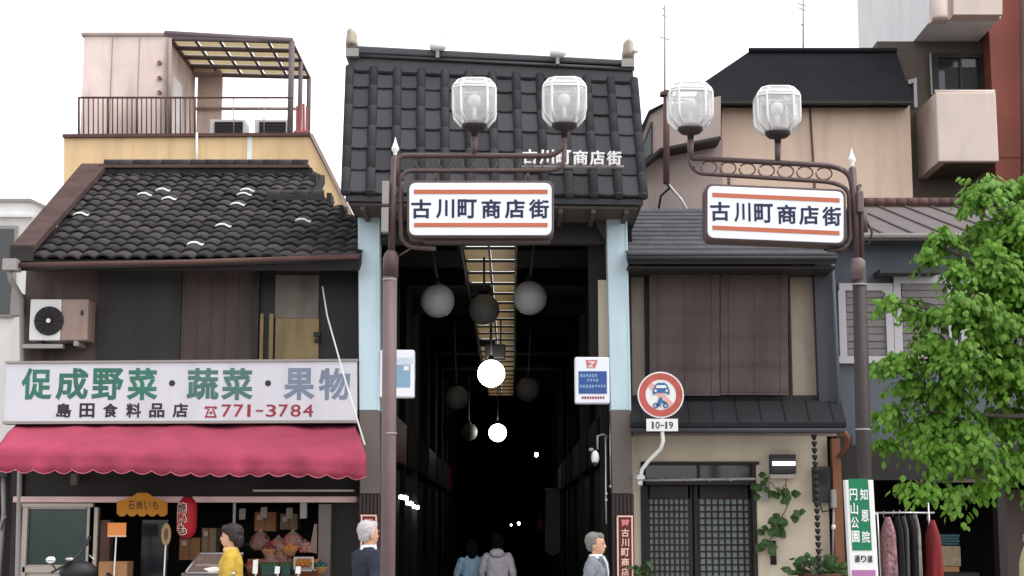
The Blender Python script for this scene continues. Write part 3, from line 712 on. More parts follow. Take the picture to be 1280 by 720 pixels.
nb = thing('side_lean_to', 'dark boarded lean-to at the lower left edge beside the shop window', 'shed', (PX(-30, 18.7), 18.7, 0))
part('wall', MB().pr(-110, 588, 8, 1000, 18.75, 1.2), M_DARKW, nb)
for k in range(7): part('board', MB().pr(-108+17*k, 592, -92+17*k, 1000, 18.72, .03), M_DARKW, nb)
part('roof', MB().prism([P(-112, 590, 18.5), P(9, 590, 18.5), P(9, 584, 19.9), P(-112, 584, 19.9)], (0, 0, -.05)), M_DARKROOF, nb)
part('pipe', MB().tube([P(4, 592, 18.6), P(5, 640, 18.6), (PX(5, 18.6), 18.6, .1)], .03), M_PIPE, nb); part('pipe_bend', MB().tube([P(8, 645, 18.55), P(3, 650, 18.55), P(0, 662, 18.55)], .018), M_PIPE, nb)

# condenser on the wall
YA = 18.0
t = thing('air_conditioner', 'white outdoor condenser with round fan on a bracket under the tiled eave', 'air conditioner', P(72, 427, YA))
part('casing', MB().pr(37, 374, 76, 425.5, YA, .32), M_ACW, t, bevel=.012)
part('side_casing', MB().pr(76.4, 374, 110, 425.5, YA+.004, .316), M_ACB, t, bevel=.012, label='dingy brown right half of the casing')
fc = P(61, 401, YA-.012)
fg = part('fan_grille', MB().disc(fc, .165, .02, 30), M_SCREEN, t)
for k in range(5): part('guard_ring', MB().disc(fc+Vector((0, -.012, 0)), .04+.03*k, .006, 26, .034+.03*k), M_BLACK, fg)
for k in range(12):
    a = pi*2*k/12; part('guard_bar', MB().tube([fc+Vector((.02*cos(a), -.014, .02*sin(a))), fc+Vector((.165*cos(a), -.014, .165*sin(a)))], .004, 4), M_BLACK, fg)
part('hub', MB().disc(fc+Vector((0, -.022, 0)), .026, .015, 16), M_ACW, fg)
part('handle', MB().pr(101, 388, 104, 394, YA-.005, .02), M_BLACK, t)
part('bracket', MB().pr(28, 430, 78, 435, YA+.02, .1), M_PIPE, t); part('bracket', MB().pr(28, 430, 78, 435, YA+.25, .1), M_PIPE, t)
part('foot', MB().pr(44, 425.6, 52, 430, YA+.02, .3), M_BLACK, t); part('foot', MB().pr(92, 425.6, 98, 432, YA+.02, .3), M_PIPE, t)

# hanging advertising
YH = 18.0
t = thing('hanging_signboard', 'orange yellow roof shaped signboard hanging under the shop header', 'sign', P(178, 645, YH))
sh = [(146, 627), (163, 622), (172, 616), (184, 616), (193, 622), (209, 628), (209, 643)]
sc = []
for k in range(5):
    u0 = 209-12.6*k; sc += [(u0-1, 643), (u0-4, 645.5), (u0-9, 645.5), (u0-12, 642)]
sgn = part('board', MB().pp(sh+sc+[(146, 643)], YH, .03), M_YSIGN, t)
mb = MB()
for k, ch in enumerate('石焼いも'): put_char(mb, ch, 160+10*k, 626, 168.5+10*k, 637, YH, .003, .02)
part('lettering', mb, mat('lettering_brown', C(96, 52, 20), .6), sgn)
part('cord', MB().tube([P(165, 620, YH+.015), P(165, 604, YH+.015)], .004, 5), M_BLACK, t); part('cord', MB().tube([P(190, 620, YH+.015), P(190, 604, YH+.015)], .004, 5), M_BLACK, t)
YN = 17.8
t = thing('paper_lantern', 'red paper lantern with black lettering hanging beside the yellow signboard', 'lantern', P(233, 672, YN))
c0 = P(233, 672, YN); hz = PZ(622, YN)-c0.z
prof = []
for k in range(25):
    s = k/24; r = .108*(max(0, 1-(abs(2*s-1))**5))**.5
    prof.append((max(r, .055)+(.003 if k % 2 else 0), hz*s))
part('shade', MB().lathe(prof, c0, 28), M_LANT, t)
part('cap', MB().lathe([(.05, hz-.004), (.05, hz+.015)], c0, 20), M_BLACK, t); part('cap', MB().lathe([(.055, -.012), (.055, .004)], c0, 20), M_BLACK, t)
part('cord', MB().tube([c0+Vector((0, 0, hz+.01)), c0+Vector((0, 0, hz+.14))], .004, 5), M_BLACK, t)
def on_lantern(mb, ch, u0, v0, u1, v1, lift, bold):
    q = MB(); put_char(q, ch, u0, v0, u1, v1, YN, .003, bold)
    for p in q.v:
        dx = p.x-c0.x; p.y += -(max(0, (.110+lift)**2-dx*dx))**.5
    mb.v, o = mb.v+q.v, len(mb.v)
    for f in q.f: mb.f.append(tuple(i+o for i in f)); mb.sm.append(False); mb.mi.append(0)
ma, mb = MB(), MB()
for k, ch in enumerate('焼いも'):
    on_lantern(ma, ch, 222.5, 629+13.3*k-.8, 236.5, 641.5+13.3*k+.8, .003, .07); on_lantern(mb, ch, 223.5, 629+13.3*k, 235.5, 641.5+13.3*k, .007, .022)
part('lettering', ma, M_PALEPINK, t); part('lettering', mb, M_BLACK, t)
YQ = 17.7
t = thing('price_sign', 'small orange price card on a thin stick before the brown post', 'sign', (PX(144, YQ), YQ, .12))
part('stick', MB().tube([P(145.5, 668, YQ), P(142.5, 720, YQ), (PX(141, YQ), YQ, .12)], .008, 6), M_WHITEP, t); cd = part('card', MB().pr(134.5, 653.5, 157.5, 669, YQ-.02, .01), mat('orange_card', C(222, 136, 70), .7, var=.1), t)
part('card_edge', MB().pr(134.5, 669.2, 157.5, 671, YQ-.021, .012), M_PALEPINK, cd)
part('base', MB().lathe([(.1, 0), (.1, .02), (.02, .03)], (PX(141, YQ), YQ, .12), 14), M_BLACK, t)
t = thing('oval_sign', 'narrow oval tan sign on a white stick left of the lantern', 'sign', (PX(207, YQ), YQ, .12))
oc = P(207.5, 668, YQ); o1 = [oc+Vector((.052*cos(a), 0, .12*sin(a))) for a in [2*pi*k/24 for k in range(24)]]; o2 = [oc+Vector((.024*cos(a), 0, .07*sin(a))) for a in [2*pi*k/24 for k in range(24)]]
dd = Vector((0, .02, 0))
part('frame', MB().loft([o2, o1, [p+dd for p in o1], [p+dd for p in o2], o2], False, False), mat('tan_board', C(150, 120, 84), .7), t); part('panel', MB().prism([p+Vector((0, .006, 0)) for p in o2], (0, .008, 0)), mat('dark_tan', C(96, 66, 48), .7), t)
part('stick', MB().tube([P(207, 681, YQ+.01), P(205, 722, YQ+.01), (PX(204, YQ), YQ+.01, .12)], .008, 6), M_WHITEP, t); part('base', MB().lathe([(.1, 0), (.1, .02), (.02, .03)], (PX(204, YQ), YQ, .12), 14), M_BLACK, t)
t = thing('cardboard_box', 'brown cardboard carton standing below the orange price card', 'box', (PX(150, 18), 18, .12))
part('carton', MB().box(PX(131, 17.95), PX(166, 17.95), 17.95, 18.25, .12+.55, PZ(702, 17.95)), M_CARD, t, bevel=.005)
part('carton', MB().box(PX(130, 17.95), PX(167, 17.95), 17.94, 18.26, .12, .12+.545), M_CARD, t, bevel=.005); part('tape', MB().box(PX(147, 17.95), PX(151, 17.95), 17.935, 17.95, .7, PZ(703, 17.95)), M_WOOD, t)

# motorcycle parked before the shop window
YM = 16.8
t = thing('motor_scooter', 'black motor scooter with a round mirror parked before the shop window', 'scooter', (PX(85, YM), YM, .12))
xm = PX(95, YM); X = lambda u: PX(u, YM)
for dx, nm in ((-.62, 'wheel'), (.62, 'wheel')):
    w = MB(); cc = Vector((xm+dx-.05, YM, .12+.24))
    w.tube([cc+Vector((.19*cos(a), 0, .19*sin(a))) for a in [2*pi*k/20 for k in range(21)]], .05, 8); wo = part('wheel', w, M_BLACK, t)
    part('rim', MB().disc(cc+Vector((0, -.02, 0)), .14, .04, 20), M_CHROME, wo)
body = MB(); body.loft([[Vector((xm-.05+xx, YM+ry*cos(a), .12+zz+rz*sin(a))) for a in [2*pi*k/12 for k in range(12)]] for xx, zz, ry, rz in ((-.75, .45, .05, .05), (-.6, .6, .11, .13), (-.2, .62, .13, .14), (-.05, .42, .12, .10), (.3, .38, .12, .08), (.45, .55, .14, .2), (.52, .85, .15, .14), (.45, .98, .1, .06))])
part('body', body, mat('scooter_black', (.012, .012, .014), .25, spec=.6), t)
part('seat', MB().ell((xm-.4, YM, .12+.78), (.33, .13, .07)), M_BLACK, t)
part('front_fork', MB().tube([(xm+.55, YM, .36), (xm+.42, YM, 1.0)], .035), M_BLACK, t)
part('handlebar', MB().tube([P(64, 716, YM-.25), P(84, 705, YM-.1), P(98, 694, YM), P(108, 680, YM+.2), P(111, 672, YM+.3)], [.012, .013, .016, .013, .012]), M_BLACK, t)
part('grip', MB().tube([P(108, 681, YM+.2), P(112, 671, YM+.3)], .018), M_BLACK, t)
part('cowl', MB().ell(P(98, 715, YM), (.2, .16, .12)), M_BLACK, t)
ms = part('mirror_stalk', MB().tube([P(80, 707, YM-.1), P(70, 712, YM-.15), P(63, 702, YM-.2)], .008, 6), M_BLACK, t)
part('mirror', MB().ell(P(63.5, 700, YM-.2), (.052, .02, .038)), mat('mirror', (.9, .9, .9), .05, metal=1, var=0), t)
part('brake_lever', MB().tube([P(112, 694, YM+.2), P(118, 700, YM+.15)], .008, 6), M_CHROME, t)
part('turn_signal', MB().ell(P(87, 699, YM-.12), (.045, .03, .02)), M_CHROME, t)

# glass display case and produce
YD = 17.7
t = thing('display_case', 'low glass display case with steel edges left of the woman in yellow', 'counter', (PX(268, YD), YD, .12))
cx0, cx1, cz = PX(233, YD, 700), PX(300, YD, 700), PZ(692, YD)
part('counter_base', MB().box(cx0-.05, cx1, YD, YD+.6, .12, PZ(716, YD)), M_POST, t)
part('glass_front', MB().prism([(cx0, YD+.01, PZ(715, YD)), (cx1, YD+.01, PZ(715, YD)), (cx1, YD+.2, cz), (cx0+.1, YD+.2, cz)], (0, .006, 0)), M_BAG, t)
for a, c in (((cx0+.1, YD+.2, cz), (cx1, YD+.2, cz)), ((cx0, YD, PZ(715, YD)), (cx0+.1, YD+.2, cz)), ((cx0, YD-.005, PZ(716, YD)), (cx1, YD-.005, PZ(716, YD)))): part('steel_edge', MB().tube([a, c], .012, 6), M_CHROME, t)
part('shelf', MB().box(cx0+.06, cx1-.02, YD+.25, YD+.6, PZ(706, YD)-.02, PZ(706, YD)), M_CHROME, t)
t = thing('produce_stand', 'stepped produce stand at the right of the shop front', 'stand', (PX(350, YD), YD, .12))
part('table', MB().box(PX(304, YD), PX(400, YD), YD, YD+.9, PZ(722, YD)-.06, PZ(722, YD)), M_WOOD, t)
for u in (306, 396): part('leg', MB().box(PX(u, YD), PX(u+3, YD), YD+.05, YD+.12, .12, PZ(722, YD)-.06), M_WOOD, t)
part('step', MB().box(PX(306, YD), PX(398, YD), YD+.45, YD+.9, PZ(722, YD), PZ(700, YD)), M_WOOD, t)
GB = 'bags of fruit on the produce stand'
def fruit_bag(u, v, r, Y, lab, mcol, grp):
    t = thing('fruit_bag', lab, 'bag', P(u, v+r, Y), grp); c = P(u, v, Y); k = r/FPX*Y; q = random.Random(int(u))
    part('bag', MB().loft([[c+Vector((k*rr*cos(a)*(1+.1*sin(3*a)), k*.7*rr*sin(a), k*zz)) for a in [2*pi*i/16 for i in range(16)]] for rr, zz in ((.6, -1), (1, -.7), (1.05, -.1), (.9, .4), (.5, .8), (.12, 1.0), (.22, 1.15))]), M_BAG, t)
    for i in range(9):
        part('fruit', MB().ell(c+Vector((k*(-.55+.55*(i % 3)), -k*.3*q.random(), k*(-.65+.48*(i//3)))), (k*.32,)*3, 10, 7), mcol, t)
fruit_bag(325, 676, 12, 18.35, 'bag of dark red fruit just right of the woman in yellow', M_DRED, GB)
fruit_bag(348, 682, 11, 18.3, 'pale bag of fruit in the middle of the stand', M_FRUITR, GB)
fruit_bag(366, 676, 12, 18.3, 'bright red fruit bag standing highest on the stand', M_FRUITR, GB)
fruit_bag(381, 683, 8, 18.35, 'small pink bag at the right end of the back row', M_PINKLOGO, GB)
fruit_bag(352, 695, 11, 18.05, 'red netted bag leaning before the pale bag', M_FRUITR, GB)
fruit_bag(338, 702, 10, 17.95, 'deep red bag above the green crates', M_DRED, GB)
for u0, u1, lab in ((327, 347, 'dark green crate at the left front of the produce stand'), (352, 363, 'narrow dark green crate in the middle of the produce stand')):
    t = thing('produce_crate', lab, 'crate', P((u0+u1)/2, 718, YD), 'green produce crates')
    cr = part('crate', MB().pr(u0, 707, u1, 719, YD+.02, .02).pr(u0, 709, u0+1, 719, YD+.04, .3).pr(u1-1, 709, u1, 719, YD+.04, .3).pr(u0, 717, u1, 719, YD+.04, .3), M_VEG, t)
    for k in range(3): part('vegetable', MB().ell(P(u0+3+k*(u1-u0-6)/2, 708, YD+.15), (.05, .08, .05), 10, 7), M_LEAFD, t)
t = thing('fruit_box', 'open pale box with orange fruit at the right of the stand', 'box', P(378, 718, YD-.02))
part('box', MB().pr(367, 696, 392, 698, YD-.02, .02).pr(367, 698, 369, 714, YD-.02, .02).pr(390, 698, 392, 714, YD-.02, .02).pr(367, 712, 392, 714, YD-.02, .3).pr(369, 698, 390, 712, YD+.28, .02), M_PIPE, t)
for k in range(6): part('fruit', MB().ell(P(372+3.2*k, 705-(k % 2)*3, YD+.08), (.04,)*3, 10, 7), M_ORNG, t)
for u, lab in ((319.5, 'white price card beside the woman in yellow'), (347, 'white price card between the green crates'), (373, 'white price card under the orange fruit box')):
    t = thing('price_card', lab, 'price card', P(u, 716, YD-.06), 'white price cards on the produce stand')
    part('card', MB().pp([(u-3, 700 if u < 330 else 708), (u+3, 699 if u < 330 else 708), (u+2.5, 717), (u-4, 717)], YD-.06, .006), M_WHITEP, t); part('card_clip', MB().pr(u-1, 716, u+1, 721, YD-.055, .02), M_CHROME, t)
Y_ = 19.2
GI = 'cartons stacked inside the vegetable shop'
for k_, (u0, u1, v0, v1, m_, lab) in enumerate(((224, 250, 672, 700, M_CARD, 'brown carton in the dark shop behind the display case'), (252, 270, 660, 690, M_PRINT, 'printed carton in the dark shop left of the head of the woman in yellow'), (318, 345, 640, 664, M_CARD, 'carton on the high shelf over the dark red fruit bag'), (350, 372, 642, 662, M_PRINT, 'printed carton on the high shelf over the red fruit bag'))):
    t = thing('carton', lab, 'box', P((u0+u1)/2, v1, Y_), GI)
    part('carton', MB().pr(u0, v0, u1, v1, Y_, .3), m_, t, bevel=.006); part('tape', MB().pr((u0+u1)/2-1.5, v0, (u0+u1)/2+1.5, v1, Y_-.004, .01), M_WOOD, t); part('label', MB().pr(u0+3, v0+4, u0+9, v0+10, Y_-.004, .01), M_PALEPINK, t)
for k_, (u, v, lab) in enumerate(((303, 642, 'white paper slip hanging left under the shop header'), (330, 640, 'white paper slip hanging in the middle under the shop header'), (362, 641, 'white paper slip hanging right under the shop header'))):
    t = thing('paper_slip', lab, 'notice', P(u, v+8, 18.7), 'paper slips under the shop header'); part('slip', MB().pp([(u-4, v-6), (u+4, v-6.5), (u+3.6, v+7), (u-4.2, v+7.5)], 18.7, .004), mat('aged_paper', C(150, 140, 130), .9), t); part('string', MB().tube([P(u, v-6, 18.7), P(u, 630, 18.7)], .003, 4), M_BLACK, t)
for k_, (u, v, m_, lab) in enumerate(((316, 711, M_FRUITR, 'basket of red tomatoes left on the produce stand'), (400, 712, M_VEG, 'basket of greens at the right end of the produce stand'), (362, 690, M_ORNG, 'basket of oranges behind the narrow green crate'), (336, 690, M_DRED, 'basket of dark red fruit under the dark red bag'))):
    t = thing('basket', lab, 'basket', P(u, v+6, YD+.3), 'baskets of produce on the stand'); c_ = P(u, v+5, YD+.3)
    part('basket', MB().lathe([(.05, 0), (.085, .07), (.09, .075), (.07, .06)], c_, 14), M_CARD, t)
    for i in range(7): part('fruit', MB().ell(c_+Vector((.05*cos(i*1.05)*(i > 0), .05*sin(i*1.05)*(i > 0), .085+.03*(i == 0))), (.032,)*3, 9, 6), m_, t)
t = thing('plastic_sheet', 'translucent plastic sheet hanging beside the grey post', 'sheet', P(391, 690, YL-.2))
part('sheet', MB().pp([(393, 655), (396, 655), (396, 692), (386, 690)], YL-.2, .01), M_BAG, t)

# ------------------------------------------------------------------ arcade gate
b = thing('arcade_gate', 'arcade entrance gate with steep grey tiled roof on pale blue pillars', 'gate', (P(618, 660, 18.1).x, 18.1, .12))
YP = 18.0
def pillar(ut0, ut1, ub0, ub1, lab):
    lean = lambda v: (v-248)/(515-248)
    L = lambda v: ut0+(ub0-ut0)*lean(v); R = lambda v: ut1+(ub1-ut1)*lean(v)
    p = part('pillar', MB().pp([(L(244), 244), (R(244), 244), (R(513), 513), (L(513), 513)], YP, .3), M_PILB, b, label=lab, bevel=.012)
    part('edge_trim', MB().pp([(R(244)-2, 244), (R(244), 244), (R(513), 513), (R(513)-2, 513)], YP-.012, .05), M_PILB, p)
    part('cladding', MB().pp([(L(513), 513.3), (R(513), 513.3), (R(617), 617), (L(617), 617)], YP-.01, .32), M_PILG, p, bevel=.008)
    zb = P(640, 617.3, YP).z
    part('lower_cladding', MB().box(PX(L(640), YP, 640), PX(R(640), YP, 640), YP+.01, YP+.3, .12, zb), M_PILD, p)
    for k in range(6):
        u = L(640)+.8+(R(640)-L(640)-1.6)*k/5
        part('flute', MB().box(PX(u-1.5, YP, 640), PX(u+1.5, YP, 640), YP-.012, YP+.01, .12, zb-.005), M_PILD, p)
    return p
pl = pillar(447, 474, 449, 474.5, None); prr = pillar(757.5, 783.5, 763.5, 789, None)
BL, BR = P(432, 242, 17.25), P(804, 247, 17.35); TL, TR = P(437.5, 86, 18.45), P(792, 102, 18.6)
ex = ((BR-BL)+(TR-TL))/2; ey = ((TL-BL)+(TR-BR))/2
ux, uy = ex.normalized(), ey.normalized(); nz = ux.cross(uy).normalized(); uy = nz.cross(ux).normalized()
W, H = ex.length, ey.length
rd = MB(); rd.prism([BL, BR, TR, TL], nz*-.1); rf = part('roof', rd, M_DECK, b)
NCg, NRg = 12, 6; pw_ = W/NCg; ph_ = H/NRg
def gframe(p, s=.5):
    y = (TL-BL).lerp(TR-BR, s).normalized(); z = ux.cross(y).normalized()
    return Matrix.Translation(p) @ Matrix((y.cross(z), y, z)).transposed().to_4x4()
# pan tile: dished plate with a thick lip
pn = MB(); k_ = 7; hw = pw_*.45
arc = lambda s: .020*(s*s)-.006
r0_ = [Vector((hw*s, 0, arc(s)+.036)) for s in [-1+2*i/(k_-1) for i in range(k_)]]
r1_ = [Vector((hw*s, ph_*1.05, arc(s)+.012)) for s in [-1+2*i/(k_-1) for i in range(k_)]]
lo_ = [p-Vector((0, 0, .022)) for p in r0_]
mid_ = [p+Vector((0, .012, .004)) for p in r0_]
pn.add(lo_+r0_+mid_+r1_, [(q*k_+i, q*k_+i+1, (q+1)*k_+i+1, (q+1)*k_+i) for q in range(3) for i in range(k_-1)], False)
pan_me = pn.mesh('pan_tile'); pan_me.materials.append(M_TILE)
cvm = MB(); rr_ = pw_*.19
rings = []
for (y, r, z) in ((-.012, rr_, .03), (ph_-.03, rr_*.98, .03), (ph_-.028, rr_*1.015, .03), (ph_-.012, rr_*1.015, .03)):
    rings.append([Vector((r*cos(a), y, z+r*1.0*sin(a))) for a in [pi*q/7 for q in range(8)]])
cvm.loft(rings, True, True); cov_me = cvm.mesh('cover_tile'); cov_me.materials.append(M_TILE)
dm = MB(); dm.loft([[Vector((rr_*.95*cos(a), y*.6, .035+rr_*.95*sin(a))) for a in [2*pi*q/12 for q in range(12)]] for y in (-.045, -.012)]); disc_me = dm.mesh('eave_disc'); disc_me.materials.append(M_TILE)
rg = random.Random(5)
for c in range(NCg+1):
    for r in range(NRg):
        bl = BL.lerp(BR, 1) if False else BL
        o = BL + (BR-BL)*(c/NCg)*(1-r/NRg) + ((TR-TL)*(c/NCg)+(TL-BL))*(r/NRg)
        cc = o + Vector((0, 0, 0))
        inst('cover_tile', cov_me, rf, gframe(cc + nz*rg.uniform(-.002, .002), c/NCg))
        if r == 0: inst('eave_disc', disc_me, rf, gframe(cc, c/NCg))
        if c < NCg:
            o2 = o + ux*pw_*.5 + uy*rg.uniform(-.008, .008)
            inst('pan_tile', pan_me, rf, gframe(o2+nz*rg.uniform(-.004, .004), (c+.5)/NCg) @ Matrix.Rotation(rg.uniform(-.012, .012), 4, 'Z'))
# side gables, back slope, eave board
part('eave_board', MB().prism([BL+Vector((0, 0, -.02)), BR+Vector((0, 0, -.02)), BR+Vector((0, 0, -.08)), BL+Vector((0, 0, -.08))], (0, .05, 0)), M_DARKROOF, b)
bkL, bkR = Vector((BL.x, 19.8, BL.z)), Vector((BR.x, 19.8, BR.z))
part('back_slope', MB().prism([TL, TR, bkR, bkL], (0, 0, -.08)), M_TILE, rf)
for a, t_, k, s in ((BL, TL, bkL, .03), (BR, TR, bkR, -.05)):
    part('gable', MB().prism([a+Vector((0, .12, -.05)), t_+Vector((0, .05, -.1)), k+Vector((0, -.1, -.05))], (s, 0, 0)), M_RUST, b)
part('soffit', MB().prism([BL+Vector((.05, .05, -.09)), BR+Vector((-.05, .05, -.09)), BR+Vector((-.05, 1.0, -.09)), BL+Vector((.05, 1.0, -.09))], (0, 0, -.03)), M_SOFF, b)
for k in range(9):
    s = (k+.5)/9; p = BL.lerp(BR, s); part('soffit_joist', MB().box(p.x-.025, p.x+.025, p.y+.06, p.y+.9, p.z-.17, p.z-.122), M_SOFF, b)
part('cross_beam', MB().box(P(474, 260, 18.2).x, P(758, 260, 18.2).x, 18.2, 18.32, PZ(305, 18.2), BL.z-.125), M_DARKW, b)
part('corner_brace', MB().prism([P(757, 262, 18.05), P(757, 300, 18.05), P(735, 262, 18.05)], (0, .05, 0)), M_SOFF, b)
part('pillar_head', MB().prism([P(445, 240, 17.9), P(476, 240, 17.9), P(476, 250, 17.9), P(445, 250, 17.9)], (0, .5, 0)), M_SOFF, b); part('pillar_head', MB().prism([P(755, 245, 17.9), P(786, 245, 17.9), P(786, 252, 17.9), P(755, 252, 17.9)], (0, .5, 0)), M_SOFF, b)
# ridge
rg_ = part('ridge', MB().prism([P(436, 66, 18.4), P(791, 84, 18.55), P(792.5, 103, 18.55), P(436.5, 88, 18.4)], (0, .4, 0)), M_RIDGE, b, bevel=.008)
part('ridge_cap', MB().prism([P(434, 56, 18.34), P(793, 75, 18.5), P(793, 82, 18.5), P(434, 66, 18.34)], (0, .52, 0)), M_RIDGE, rg_, bevel=.02)
part('ridge_moulding', MB().tube([P(434, 68.5, 18.37), P(793, 86.5, 18.52)], .022), M_RIDGE, rg_)
part('drip_edge', MB().prism([P(436, 87, 18.36), P(792.5, 102, 18.51), P(792.5, 105, 18.51), P(436, 90, 18.36)], (0, .05, 0)), M_BLACKR, rg_)
for (u, v, Yq, flip) in ((440, 55, 18.3, 1), (785, 68, 18.46, -1)):
    e = part('ridge_end', MB().pp([(u-8, v+15), (u+8, v+15), (u+8, v+5), (u-8, v+5)], Yq, .5), M_PIPE, rg_)
    part('finial', MB().loft([[P(u, v+5-dz, Yq+.25)+Vector((wx*cos(a), .22*sin(a), 0)) for a in [2*pi*q/12 for q in range(12)]] for dz, wx in ((0, .07), (4, .075), (8, .07), (13, .06), (17, .062), (18, .03))]), M_ONI, rg_)
    if flip < 0: part('spout', MB().tube([P(u+6, v-3, Yq+.1), P(u+13, v-4, Yq+.1)], [.03, .012]), M_ONI, rg_)
# white upstanding letters on the eave
for k, (ch, u0) in enumerate(zip('古川町商店街', (653, 674, 695, 716, 737, 758))):
    mb = MB(); put_char(mb, ch, u0, 187.5+.4*k, u0+18.5, 206+.4*k, 17.12, .05, .035); part('letter', mb, M_WHITEP, b)
part('letter_rail', MB().pr(652, 206.5, 780, 209, 17.14, .06), M_PIPE, b)
for u in (668, 715, 762): part('letter_bracket', MB().tube([P(u, 208, 17.18), P(u, 204, 17.55)], .012, 6), M_BLACK, b)
def spot(u, v, lab, d):
    t = thing('floodlight', lab, 'floodlight', P(u, v, 18.4), 'white floodlights on the gate ridge')
    c = P(u, v, 18.35)
    part('housing', MB().loft([[c+Vector((x, r*cos(a), r*.8*sin(a)+.02)) for a in [2*pi*q/12 for q in range(12)]] for x, r in ((-.09, .04), (-.05, .07), (.06, .07), (.1, .03))]), M_WHITEP, t)
    part('cable', MB().tube([c+Vector((d*.02, 0, .05)), c+Vector((d*.07, 0, .16)), c+Vector((d*.03, 0, .22)), c+Vector((d*.06, .0, .24))], .009, 6), M_WHITEP, t)
    part('bracket', MB().box(c.x-.02, c.x+.02, c.y-.02, c.y+.06, c.z-.12, c.z-.02), M_PIPE, t)
spot(547, 60, 'white floodlight at the left of the gate ridge', 1)
spot(697, 68, 'white floodlight at the right of the gate ridge', -1)

# pillar signboards
def red_board(u0, u1, v0, lab):
    t = thing('pillar_signboard', lab, 'sign', P((u0+u1)/2, 745, YP-.06), 'red vertical signboards on the gate pillars')
    Yb = YP-.06
    bd = part('board', MB().pr(u0, v0, u1, 745, Yb, .04), M_DRED, t, bevel=.004)
    part('border', MB().pr(u0+1, v0+1, u1-1, v0+2.8, Yb-.005, .006).pr(u0+1, v0+2.8, u0+2.8, 743, Yb-.005, .006).pr(u1-2.8, v0+2.8, u1-1, 743, Yb-.005, .006).pr(u0+1, 743, u1-1, 744.5, Yb-.005, .006), M_PALEPINK, bd)
    cu = (u0+u1)/2; mb = MB()
    for k, ch in enumerate('古川町商店街'): put_char(mb, ch, cu-4.8, v0+17.5+12.2*k, cu+4.8, v0+27.5+12.2*k, Yb, .004, .02)
    part('lettering', mb, M_PALEPINK, bd)
    em = MB(); em.pp([(cu-5, v0+6), (cu+5.5, v0+6), (cu+3, v0+14), (cu, v0+12), (cu-3.5, v0+14.5)], Yb-.004, .004)
    part('emblem', em, M_PINKLOGO, bd)
red_board(770.5, 792.5, 643.5, 'dark red vertical signboard with pale border on the right gate pillar')
red_board(449.5, 471.5, 642.5, 'dark red vertical signboard behind the white haired man on the left pillar')
def side_board(u0, v0, u1, v1, lab, right):
    Yb = 17.95; t = thing('arcade_signboard', lab, 'sign', P((u0+u1)/2, v1, Yb), 'white projecting signboards inside the gate pillars')
    bd = part('board', MB().pr(u0, v0, u1, v1, Yb, .14), M_SIGNW, t, bevel=.02)
    w = u1-u0; s = lambda x: u0+x*w
    if right:
        pn = part('panel', MB().pr(s(.11), 464, s(.92), 492, Yb-.006, .008), M_PANEL_BLUE, bd)
        mk = MB(); q = random.Random(4)
        for (vv, a, c) in ((467.5, .16, .62), (473.5, .36, .7), (481, .15, .88)):
            x = a
            while x < c: mk.pr(s(x), vv, s(x+.055), vv+4.2-q.random()*1.4, Yb-.009, .003); x += .085
        part('marks', mk, M_LBLUE, bd)
        lg = MB(); lg.pp([(732, 450), (747, 450), (744, 460), (734, 460)], Yb-.004, .004); part('emblem', lg, M_PINKLOGO, bd)
        part('emblem_mark', MB().pp([(736, 452), (744, 452), (738, 458), (742, 458), (741, 459), (735, 459), (741, 453.4), (736, 453.4)], Yb-.007, .003), M_SIGNW, bd)
        mk = MB(); x = .2
        while x < .84: mk.pr(s(x), 495.5, s(x+.05), 498.5, Yb-.004, .004); x += .075
        part('marks', mk, M_REDINK, bd)
    else:
        part('panel', MB().pr(s(.3), 456, s(.88), 484, Yb-.006, .008), M_LBLUE, bd); part('panel', MB().pr(s(.69), 457.5, s(.84), 463, Yb-.010, .004), M_WHITEP, bd)
        part('panel', MB().pr(s(.1), 447, s(.96), 455, Yb-.004, .004), mat('pale_blue_band', C(200, 212, 222), .5), bd)
    part('arm', MB().tube([P((u0+u1)/2, v0+6, Yb+.1), P(765 if right else 470, v0+6, Yb+.15)], .015, 6), M_BLACK, t)
side_board(718.5, 446, 762, 504.5, 'white signboard with a blue panel and pink emblem inside the right pillar', True)
side_board(474.5, 437, 518, 497, 'white signboard with a pale blue panel behind the left street lamp', False)

# ------------------------------------------------------------------ the covered arcade
b = thing('covered_arcade', 'dark covered shopping arcade running back behind the gate', 'arcade', (-.2, 19, .13))
xa_, xb_ = -1.62, 1.20; zc = 5.32; ya_, yb_ = 18.5, 76
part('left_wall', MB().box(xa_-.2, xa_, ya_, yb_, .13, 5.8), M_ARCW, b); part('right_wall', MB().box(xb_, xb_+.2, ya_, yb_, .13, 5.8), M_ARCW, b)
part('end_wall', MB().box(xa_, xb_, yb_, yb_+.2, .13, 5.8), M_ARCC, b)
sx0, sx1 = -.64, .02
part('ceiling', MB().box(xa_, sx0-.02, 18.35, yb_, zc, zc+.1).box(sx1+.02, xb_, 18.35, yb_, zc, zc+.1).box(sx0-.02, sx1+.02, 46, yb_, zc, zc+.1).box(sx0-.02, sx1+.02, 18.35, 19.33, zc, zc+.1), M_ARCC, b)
sk = part('skylight', MB().box(sx0-.05, sx0-.02, 19.3, 46, zc-.03, zc+.3).box(sx1+.02, sx1+.05, 19.3, 46, zc-.03, zc+.3).box(-.325, -.295, 19.3, 46, zc-.0, zc+.06), M_DARKW, b)
yy = 19.32; k = 0
q = random.Random(2)
